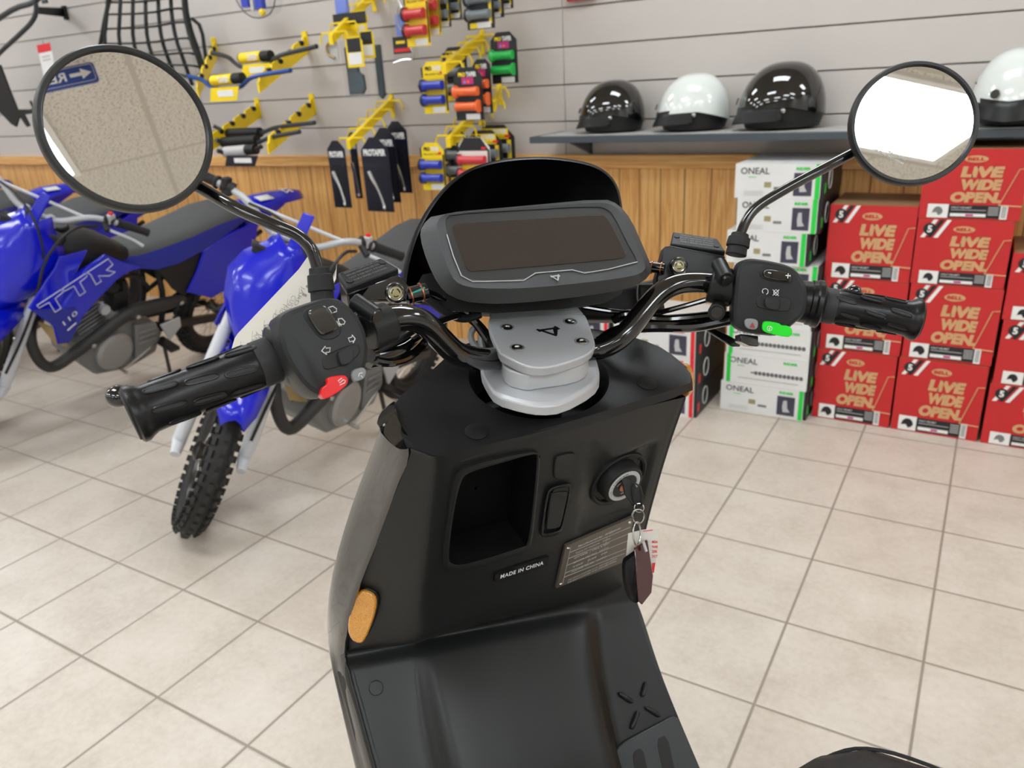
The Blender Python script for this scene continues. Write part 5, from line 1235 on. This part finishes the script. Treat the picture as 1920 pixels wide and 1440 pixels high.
# --- controls on both sides
def side(sgn, g0, g1, sw_poly, swz, perch):
    """g0 outer end, g1 inner end of the grip in world space"""
    ax = (g1 - g0).normalized(); L_ = (g1 - g0).length
    gp = sp('grip', 'rubber', lambda b: b.lathe([(.0004, 0), (.0195, .0), (.0212, .0015), (.0212, .0050), (.0195, .008), (.0178, .012), (.0172, .03), (.0168, .06), (.0172, L_ * .72), (.0178, L_ * .84), (.0174, L_ * .86)], g0, ax, 40), smooth=30)
    toward = (CAM - (g0 + g1) / 2); toward = (toward - ax * toward.dot(ax)).normalized(); bi = ax.cross(toward)
    sp('grip_collar', 'knurl', lambda b: b.lathe([(.0176, L_ * .86), (.0182, L_ * .865), (.0182, L_ * .985), (.0174, L_)], g0, ax, 40), parent=gp)
    sp('grip_flange', 'rubber', lambda b: b.lathe([(.0170, L_ * .98), (.0225, L_), (.0245, L_ + .002), (.0245, L_ + .006), (.023, L_ + .008), (.023, L_ + .012), (.0215, L_ + .013), (.0215, L_ + .030)], g0, ax, 40), parent=gp)
    sp('end_cap', 'rubber_dull', lambda b: b.lathe([(.0185, -.0002), (.0182, -.0012), (.0035, -.0014), (.003, .001), (.0003, .001)], g0, ax, 32), parent=gp)
    # textured slots around the barrel, staggered along a slow spiral
    for row in range(7):
        for k in range(3):
            th = 2 * math.pi * row / 7 + .25 + k * .32 * sgn; s0 = L_ * (.12 + .25 * k) + (L_ * .06 if row % 2 else 0)
            def surf(s_, t_, dr=0): return g0 + ax * s_ + (toward * math.cos(t_) + bi * math.sin(t_)) * (.0176 + dr)
            ln, wd = L_ * .21, .125
            n = 20; outl = []
            for j in range(n):
                a = 2 * math.pi * j / n; u = math.copysign(abs(math.cos(a)) ** .35, math.cos(a)) * ln / 2; v = math.sin(a) * wd
                outl.append((s0 + ln / 2 + u, th + v + u / ln * .18))
            b = MB(); b.use('rubber').tube([surf(s_, t_, .0001) for s_, t_ in outl], .0009, 5, closed=True)
            b.use('knurl'); cc = (s0 + ln / 2, th)
            inn = [surf(*q, .0002) for q in outl]
            h = n // 2
            rows2 = [[inn[j], surf((outl[j][0] + outl[(n - j) % n][0]) / 2, (outl[j][1] + outl[(n - j) % n][1]) / 2, .0003), inn[(n - j) % n]] for j in range(0, h + 1)]
            b.grid(rows2)
            b.build('grip_slot', None, gp, world=True)
    return ax, gp
GL0, GL1 = W(246, 779, .545), W(516, 672, .592)
GR0, GR1 = W(1722, 600, .780), W(1540, 571, .797)
axL, gL = side(1, GL0, GL1, None, None, None)
axR, gR = side(-1, GR0, GR1, None, None, None)
def housing(poly, z, depth, axis, name='switch_housing'):
    c = W(sum(p[0] for p in poly) / len(poly), sum(p[1] for p in poly) / len(poly), z)
    n = (CAM - c); n = (n - axis * n.dot(axis)).normalized()
    pts = smooth_poly([on(*q, c, n) for q in poly], 2); cc = sum(pts, V()) / len(pts)
    o = sp(name, 'switch', lambda b: b.rings([[cc + (p - cc) * .86 + n * .003 for p in pts], [cc + (p - cc) * .95 + n * .001 for p in pts], [p - n * .006 for p in pts], [p - n * (depth * .7) for p in pts], [cc + (p - cc) * .8 - n * depth for p in pts]]), smooth=30, bevel=.001)
    return o, c + n * .003, n
HL, cL_, nL_ = housing([(519, 598), (528, 584), (572, 568), (612, 556), (640, 558), (664, 580), (684, 610), (694, 650), (689, 690), (676, 709), (640, 736), (606, 748), (582, 740), (560, 718), (535, 680), (518, 635)], .572, .052, axL)
HR, cR_, nR_ = housing([(1378, 497), (1401, 483), (1440, 488), (1479, 497), (1496, 508), (1512, 530), (1517, 560), (1512, 590), (1488, 609), (1462, 632), (1420, 628), (1379, 620), (1370, 603), (1374, 550)], .770, .055, axR)
def btn(H, c, n, poly, lift, th, m, name, it=1, bev=.0008, parent=None):
    pts = smooth_poly([on(*q, c + n * lift, n) for q in poly], it)
    return sp(name, m, lambda b: b.prism(pts, -n * (th + lift), 1.02), parent=parent or H, bevel=bev)
def ink(H, c, n, polys, m='white_ink', name='marking', r=.00035):
    sp(name, m, lambda b: [b.tube([on(*q, c + n * .0004, n) for q in pl_], r, 4) for pl_ in polys], parent=H)
# left switches
btn(HL, cL_, nL_, [(566, 588), (574, 578), (608, 568), (622, 576), (640, 610), (640, 628), (620, 638), (600, 636), (580, 612)], .0006, .001, 'deep_black', 'switch_recess')
btn(HL, cL_, nL_, [(577, 586), (583, 579), (609, 571), (618, 580), (635, 608), (634, 618), (608, 629), (600, 625), (584, 602)], .005, .004, 'gloss_black', 'headlight_switch', bev=.0015)
btn(HL, cL_, nL_, [(603, 672), (615, 663), (660, 644), (674, 648), (676, 664), (655, 680), (618, 694), (606, 692)], .0006, .001, 'deep_black', 'indicator_recess')
btn(HL, cL_, nL_, [(634, 662), (640, 656), (660, 652), (664, 662), (662, 678), (645, 686), (638, 680)], .006, .005, 'switch', 'indicator_switch')
bq = btn(HL, cL_, nL_, [(603, 742), (603, 728), (616, 720), (613, 711), (620, 706), (645, 703), (653, 708), (653, 719), (642, 730), (618, 746), (608, 748)], .006, .006, 'red_btn', 'horn_button', it=1, bev=.0015)
btn(HL, cL_, nL_, [(659, 700), (664, 692), (682, 688), (688, 696), (684, 710), (668, 716), (661, 712)], .003, .003, 'grey_btn', 'cruise_button', bev=.0012)
ink(HL, cL_, nL_ , [[(615, 577), (624, 574), (631, 579), (631, 584), (622, 587), (615, 577)], [(614, 580), (619, 588)], [(617, 579), (622, 587)], [(634, 598), (641, 597), (647, 603), (645, 608), (636, 608), (634, 598)], [(631, 602), (637, 612)], [(634, 602), (640, 611)]])
arrowL = [(603, 658), (610, 649), (611, 653), (619, 652), (618, 660), (611, 661), (613, 665), (603, 658)]
ink(HL, cL_, nL_, [arrowL, [(666, 635), (660, 628), (660, 632), (653, 634), (656, 641), (662, 639), (662, 643), (666, 635)]])
sp('marking', 'white_ink', lambda b: b.tube([on(*q, cL_ + nL_ * .0066, nL_) for q in [(637, 722), (646, 718), (648, 714), (644, 712), (637, 718), (634, 714), (641, 709)]], .0003, 4), parent=bq)
ink(HL, cL_ + nL_ * .003, nL_, [[(672, 706), (674, 700), (680, 699)], [(676, 704), (680, 708)]])
# right switches
btn(HR, cR_, nR_, [(1424, 510), (1428, 503), (1440, 500), (1482, 508), (1488, 516), (1487, 529), (1478, 533), (1436, 526), (1424, 518)], .0006, .001, 'deep_black', 'switch_recess')
btn(HR, cR_, nR_, [(1430, 512), (1436, 504), (1478, 511), (1485, 518), (1483, 527), (1476, 529), (1440, 523), (1432, 518)], .004, .004, 'gloss_black', 'speed_rocker', bev=.0012)
sp('marking', 'white_ink', lambda b: [b.tube([on(*q, cR_ + nR_ * .0046, nR_) for q in p_], .0005, 4) for p_ in ([(1440, 511), (1446, 512.5)], [(1473, 516.5), (1482, 517.5)], [(1478, 512.5), (1477, 522)])], parent=HR)
btn(HR, cR_, nR_, [(1418, 562), (1424, 554), (1436, 553), (1478, 558), (1484, 564), (1482, 580), (1472, 586), (1424, 578), (1418, 572)], .0006, .001, 'deep_black', 'kill_recess')
btn(HR, cR_, nR_, [(1434, 560), (1442, 557), (1460, 560), (1463, 566), (1462, 580), (1450, 582), (1438, 578), (1434, 572)], .006, .005, 'switch', 'kill_switch')
ink(HR, cR_, nR_, [[(1431, 550), (1429, 546), (1431, 542), (1436, 541), (1440, 544), (1440, 549), (1437, 552)], [(1449, 543), (1460, 555)], [(1461, 543), (1449, 554)], [(1451, 546), (1455, 543), (1459, 546), (1459, 551), (1455, 554), (1451, 551), (1451, 546)]])
btn(HR, cR_, nR_, [(1395, 604), (1399, 597), (1417, 598), (1422, 604), (1421, 615), (1415, 619), (1399, 616)], .003, .003, 'grey_btn', 'hazard_button', bev=.0012)
sp('marking', 'dark_red', lambda b: b.prism([on(*q, cR_ + nR_ * .0034, nR_) for q in ((1405, 614), (1416, 615), (1411, 604))], nR_ * .0003), parent=HR)
gq = btn(HR, cR_, nR_, [(1429, 613), (1431, 605), (1437, 602), (1462, 606), (1464, 610), (1479, 611), (1486, 618), (1484, 629), (1476, 633), (1440, 625), (1431, 621)], .006, .006, 'green_btn', 'start_button', bev=.0015)
sp('marking', 'white_ink', lambda b: (b.tube([on(1443 + 4.5 * math.cos(a), 616 + 4.5 * math.sin(a), cR_ + nR_ * .0066, nR_) for a in [2 * math.pi * k / 16 for k in range(16)]], .0003, 4, closed=True), b.tube([on(*q, cR_ + nR_ * .0066, nR_) for q in ((1445, 613), (1441, 617), (1445, 616), (1441, 620))], .0003, 4)), parent=gq)
# perches, reservoirs, levers
def cylpx(name, m, a, c, r, parent=None, seg=20): return sp(name, m, lambda b: b.tube([W(*a), W(*c)], r, seg), parent=parent, bevel=.0008)
pL = sp('lever_perch', 'soft_black', lambda b: b.tube([W(686, 620, .632), W(730, 603, .645)], .0170, 24), bevel=.0015)
cylpx('mirror_clamp', 'soft_black', (664, 564, .605), (706, 592, .600), .0068, pL)
sp('clamp_bolt', 'dark_steel', lambda b: b.tube([W(704, 590, .599), W(709, 594, .597)], .0050, 12), parent=pL)
pR = sp('lever_perch', 'soft_black', lambda b: b.tube([W(1331, 531, .806), W(1376, 541, .802)], .0195, 24), bevel=.0015)
cylpx('mirror_clamp', 'soft_black', (1348, 495, .795), (1362, 524, .775), .0080, pR)
sp('clamp_bolt', 'dark_steel', lambda b: (b.tube([W(1361, 522, .776), W(1364, 528, .773)], .0055, 12), b.tube([W(1343, 584, .785), W(1344, 586, .778)], .0058, 12)), parent=pR)
cylpx('lower_clamp', 'soft_black', (1346, 580, .80), (1343, 586, .782), .0085, pR)
def reservoir(top_, zt, body, zb, sight, zs, side_):
    c = W(*top_[0], zt); n = (EZ * .93 - TYh * .36).normalized()
    tpts = [on(*q, c, n) for q in top_]; th = .006
    o = sp('brake_reservoir', 'bar_black', lambda b: b.prism([p - n * .006 for p in tpts], -n * .024, .96), bevel=.002)
    sp('reservoir_cap', 'matte_black', lambda b: b.prism(tpts, -n * .007), parent=o, bevel=.0015)
    u = (tpts[1] - tpts[0]).normalized(); v = n.cross(u); cc = sum(tpts, V()) / len(tpts)
    def txt(b):
        for i, s_ in enumerate(('WARNING CLEAN FILLER CAP', 'BEFORE REMOVING USE ONLY', 'DOT 3 OR DOT 4 FLUID', 'FROM A SEALED CONTAINER')): b.text(s_, cc + v * (.008 - .0045 * i) + n * .0002, u, v, w=.036, h=.0026, th=.0003)
    sp('raised_lettering', 'faint_ink', txt, parent=o)
    for t_ in (.14, .86):
        cs = cc + (tpts[1] - tpts[0]) * (t_ - .5) - v * (.004 if side_ < 0 else -.004) * (1 if t_ < .5 else -1)
        sp('cap_screw', 'deep_black', lambda b: b.lathe([(.0034, 0), (.0032, .0008), (.0003, .0008)], cs, n, 16), parent=o)
    s0 = W(*sight, zs); nn = (CAM - s0).normalized(); nn = (nn * .8 + tn(20) * .2).normalized()
    sp('sight_glass_collar', 'bar_black', lambda b: b.lathe([(.0092, -.012), (.0092, .0), (.0080, .0018), (.0072, .001)], s0, nn, 28), parent=o)
    sp('sight_glass', 'cream', lambda b: b.lathe([(.0056, .0), (.0054, .001), (.0003, .0013)], s0, nn, 24), parent=o)
    sp('sight_ring', 'steel', lambda b: b.lathe([(.0073, .0002), (.0066, .0016), (.0057, .0010)], s0, nn, 28, cap=False), parent=o)
    def arcs(b):
        uu = nn.orthogonal().normalized(); vv = nn.cross(uu)
        for a0 in (20, 140, 260): b.tube([s0 + nn * .0014 + (uu * math.cos(R(a0 + q)) + vv * math.sin(R(a0 + q))) * .0034 for q in (0, 25, 50, 75)], .0005, 4)
    sp('sight_mark', 'deep_black', arcs, parent=o)
    return o
rL = reservoir([(650, 541), (748, 503), (714, 483), (633, 512)], .665, None, None, (742, 549), .668, -1)
rR = reservoir([(1257, 457), (1361, 472), (1345, 447), (1262, 434)], .835, None, None, (1273, 498), .815, 1)
sp('reservoir_body', 'bar_black', lambda b: b.prism([W(*q, .682) for q in [(648, 545), (748, 515), (768, 540), (760, 565), (690, 566), (650, 560)]], FW * .02), parent=rL, bevel=.002)
sp('reservoir_body', 'soft_black', lambda b: b.prism([W(*q, .828) for q in [(1246, 462), (1258, 460), (1361, 480), (1356, 505), (1330, 515), (1290, 520), (1232, 533), (1230, 522)]], FW * .022), parent=rR, bevel=.002)
def bolt(px, z, r, parent, teal):
    (x0, y0), (x1, y1) = px; a, c = W(x0, y0, z), W(x1, y1, z + .006)
    sp('banjo_bolt', 'bar_black', lambda b: b.tube([a, c], r * .85, 18), parent=parent)
    for t_ in (.15, .70): sp('washer', 'copper', lambda b: b.tube([a.lerp(c, t_), a.lerp(c, t_ + .06)], r, 24), parent=parent)
    if teal: sp('paint_mark', 'teal', lambda b: b.tube([a.lerp(c, .3) - FW * r * .85, a.lerp(c, .95) - FW * r * .8 + UP * r * .2], .0012, 6), parent=parent)
bolt(((762, 556), (800, 545)), .69, .0088, rL, True)
bolt(((1246, 504), (1214, 500)), .825, .0070, rR, False)
# brake levers
sp('brake_lever', 'bar_black', lambda b: (b.tube([W(*q) for q in [(700, 655, .70), (600, 655, .70), (480, 668, .675), (370, 698, .645), (300, 722, .625), (240, 738, .615)]], [.007, .006, .0055, .005, .0045, .006], 12, smooth=2, flat=.6), b.ball(W(222, 743, .605), (.0098, .0098, .0088), 18)))
sp('brake_lever', 'bar_black', lambda b: (b.tube([W(*q) for q in [(1370, 560, .90), (1450, 560, .90), (1530, 558, .89), (1580, 550, .885), (1606, 548, .88)]], .0055, 10, smooth=1), b.ball(W(1601, 548, .87), .0085, 14)))
sp('lever_pivot', 'bar_black', lambda b: (b.tube([W(*q) for q in [(690, 672, .655), (720, 668, .665), (752, 655, .68), (770, 640, .69)]], [.009, .008, .007, .005], 12, smooth=1), b.tube([W(692, 664, .645), W(700, 662, .65)], .007, 12)), parent=pL)
sp('adjuster_slot', 'deep_black', lambda b: b.tube([W(706, 659, .652), W(745, 640, .672), W(775, 622, .69)], .0025, 8, smooth=1), parent=pL)
sp('stay_bracket', 'bar_black', lambda b: (b.prism([W(*q, .86) for q in [(1322, 618), (1334, 612), (1388, 640), (1388, 650), (1372, 650)]], FW * .004), b.prism([W(*q, .80) for q in [(1388, 626), (1422, 630), (1422, 650), (1405, 648), (1388, 640)]], FW * .02)), bevel=.001)
sp('indicator_stub', 'switch', lambda b: b.prism([W(*q, .87) for q in [(1196, 532), (1236, 530), (1238, 566), (1230, 578), (1198, 562)]], FW * .02), bevel=.003)
sp('indicator_trim', 'silver_wing', lambda b: b.tube([W(*q, .866) for q in [(1196, 530), (1194, 560), (1200, 573), (1214, 576)]], .0008, 5, smooth=1))
sp('front_shroud', 'deep_black', lambda b: b.prism([W(*q, .90) for q in [(1060, 560), (1240, 520), (1250, 590), (1200, 600), (1090, 600)]], FW * .05), bevel=.006)
# --- mirrors
def mirror(c, n, boot, stalk, r=.060):
    n = V(n).normalized(); c = V(c)
    hs = sp('mirror_housing', 'soft_black', lambda b: b.lathe([(r * .905, -.001), (r * .925, .0008), (r * .935, .0030), (r * .975, .0030), (r * 1.0, .0004), (r * 1.005, -.007), (r * .93, -.013), (r * .7, -.019), (r * .3, -.022), (.0004, -.0225)], c, n, 72, cap=False), smooth=40)
    sp('mirror_glass', 'mirror', lambda b: b.lathe([(r * .915, -.0005), (.0003, -.0005)], c, n, 72, cap=False), parent=hs)
    backc = c - n * .019
    sk = [on(q[0], q[1], backc, n) if i < 2 else W(*q) for i, q in enumerate(stalk)]
    sp('mirror_stalk', 'bar_black', lambda b: b.tube(sk, .0052, 14, smooth=2), parent=hs)
    bt = boot
    sp('stalk_boot', 'rubber_dull', lambda b: (b.tube([W(*bt[0]), W(*bt[1])], [bt[2] * .80, bt[2] * .92], 20), b.tube([W(*bt[0]).lerp(W(*bt[1]), .30), W(*bt[0]).lerp(W(*bt[1]), 1.05)], [bt[2] * 1.0, bt[2] * 1.08], 20), b.tube([W(*bt[0]).lerp(W(*bt[1]), 1.0), W(*bt[0]).lerp(W(*bt[1]), 1.7)], [bt[2] * .9, bt[2] * .98], 20)), parent=hs, bevel=.0008)
    return hs, n
mL, nmL = mirror((-.5491, .3697, 1.2846), (.9186, -.3077, .2481), ((598, 502, .625), (603, 545, .626), .0100), [(345, 335, .592), (378, 353, .594), (440, 390, .610), (520, 424, .612), (560, 440, .617), (584, 465, .620), (593, 492, .623), (598, 512, .625)])
mR, nmR = mirror((-.0759, .8933, 1.2403), (.3656, -.8765, .313), ((1388, 438, .800), (1383, 462, .800), .0110), [(1640, 266, .79), (1605, 284, .79), (1540, 318, .792), (1470, 356, .796), (1420, 386, .798), (1400, 410, .799), (1388, 440, .80)])
uw = nmR.cross(V((0, 0, 1))).normalized() * -1; vw = nmR.cross(uw)
def f(b):
    c = V((-.0759, .8933, 1.2403)); n = nmR
    d = (-RT * -.0 - UP); 
    # etched caution line along the lower left of the glass
    t = (RT * .86 - UP * .5); t = (t - n * t.dot(n)).normalized(); v = n.cross(t)
    p = c - v * .034 - t * .006
    b.text('OBJECTS IN MIRROR ARE', p + n * .0002, t, v, w=.036, h=.0024, th=.0001); b.text('CLOSER THAN THEY APPEAR', p - v * .0042 + n * .0002, t, v, w=.038, h=.0024, th=.0001)
sp('etched_lettering', 'grey_light', f, parent=mR)

# ---------------------------------------------------------------- keys hanging from the lock
kz = kc + NR * .0127
ks = thing('key_set', 'key in the scooter lock with two fobs and a paper tag hanging below it', 'keys', kc)
def kp(name, m, fn, parent=None, **kw): return part(name, m, parent or ks, fn, world=True, **kw)
KD = (kz - CAM).dot(FW) - .012
kb = kp('key', 'deep_black', lambda b: b.prism(smooth_poly([W(*q, KD) for q in [(1163, 900), (1172, 893), (1180, 897), (1192, 908), (1205, 940), (1200, 950), (1186, 948), (1176, 935), (1170, 925), (1168, 905)]], 1), FW * .006), bevel=.0015)
kp('key_shaft', 'steel', lambda b: b.tube([kz - NR * .004, W(1172, 912, KD + .003)], .003, 8), parent=kb)
kp('key_strap', 'deep_black', lambda b: b.tube([W(*q, KD - .004) for q in [(1189, 905), (1200, 912), (1205, 930), (1203, 948), (1196, 952), (1188, 935), (1186, 915)]], .0012, 8, closed=True))
kp('key_ring', 'steel', lambda b: (b.tube([W(1196 + 11 * math.cos(a), 968 + 13 * math.sin(a), KD - .006 + .004 * math.sin(a)) for a in [2 * math.pi * k / 24 for k in range(24)]], .0010, 8, closed=True), b.tube([W(1198 + 9 * math.cos(a), 952 + 8 * math.sin(a), KD - .002) for a in [2 * math.pi * k / 20 for k in range(20)]], .0008, 8, closed=True), b.tube([W(1194 + 7 * math.cos(a), 1000 + 22 * math.sin(a), KD - .008 + .004 * math.cos(a)) for a in [2 * math.pi * k / 24 for k in range(24)]], .0010, 8, closed=True)))
kp('key_fob', 'rubber', lambda b: b.rings([smooth_poly([W(*q, KD - dz) for q in Q], 2) for dz, Q in ((-.004, [(1182, 1040), (1200, 1030), (1206, 1060), (1202, 1120), (1188, 1130), (1172, 1110), (1168, 1050)]), (.006, [(1178, 1040), (1198, 1026), (1208, 1056), (1203, 1124), (1190, 1134), (1170, 1112), (1164, 1050)]), (.010, [(1182, 1046), (1196, 1036), (1202, 1060), (1197, 1114), (1188, 1122), (1176, 1106), (1170, 1056)]))]), smooth=40)
kp('key_fob', 'fob_red', lambda b: b.prism([W(*q) for q in [(1189, 1029, KD - .012), (1214, 1012, KD - .004), (1225, 1080, KD - .004), (1222, 1112, KD - .006), (1204, 1135, KD - .014), (1197, 1128, KD - .016)]], FW * .006), bevel=.0012)
kp('fob_slot', 'grey_light', lambda b: b.tube([W(1206, 1015, KD - .0125), W(1212, 1034, KD - .0125)], .0016, 8))
kt = kp('paper_tag', 'paper', lambda b: b.prism([W(*q, KD + .006) for q in [(1178, 1000), (1206, 993), (1237, 991), (1230, 1050), (1226, 1075), (1174, 1042)]], FW * .0006))
kp('tag_print', 'scarlet', lambda b: (b.prism([W(*q, KD + .0055) for q in [(1223, 1056), (1229, 1055), (1226, 1074), (1222, 1074)]], FW * .0003), b.tube([W(1206, 996, KD + .0055), W(1224, 994, KD + .0055)], .0005, 4), [b.text(s_, W(1228, 1016 + 9 * i, KD + .0055), RT, UP, w=.0062, h=.003, th=.0002) for i, s_ in enumerate(('MSIA', 'NA8', '20K', 'DOT'))]), parent=kt)

# ---------------------------------------------------------------- paper hang tag on the left mirror stem
pt = thing('hang_tag', 'folded white paper tag with grey handwriting, hooked on the left mirror stem', 'tag', W(520, 590, .665))
def g(b):
    q = [(577, 481, .655), (560, 505, .66), (446, 625, .672), (440, 634, .672), (430, 668, .675), (440, 700, .675), (560, 660, .665), (594, 560, .652), (592, 500, .652)]
    b.prism([W(*p) for p in q], FW * .0006)
part('tag_card', 'paper', pt, g, world=True)
part('curled_flap', 'paper', pt, lambda b: b.grid([[W(588, 565, .648), W(596, 562, .640), W(600, 560, .636)], [W(603, 553, .645), W(612, 548, .640), W(618, 548, .640)], [W(616, 538, .648), W(626, 530, .650), W(630, 522, .652)], [W(625, 515, .652), W(630, 505, .655), W(631, 494, .656)]]), world=True, solid=.0005)
def g(b):
    for i in range(7):
        x, y = 462 + 17 * i, 632 - 17 * i
        b.text(('ANVIL', 'Win', 'DOO', 'Motor', 'CUSTO', 'JARD', 'III')[i], W(x + 14, y + 8, .6655 - .0022 * i), -UP * .9 + RT * -.42, RT * .9 - UP * .42, w=.017, h=.0040, th=.0002, bold=-.012)
    for i in range(6): b.tube([W(452 + 22 * i, 640 - 20 * i, .6680 - .0029 * i), W(449 + 22 * i, 668 - 20 * i, .6690 - .0029 * i)], .0002, 3)
part('handwriting', 'grey_ink', pt, g, world=True)
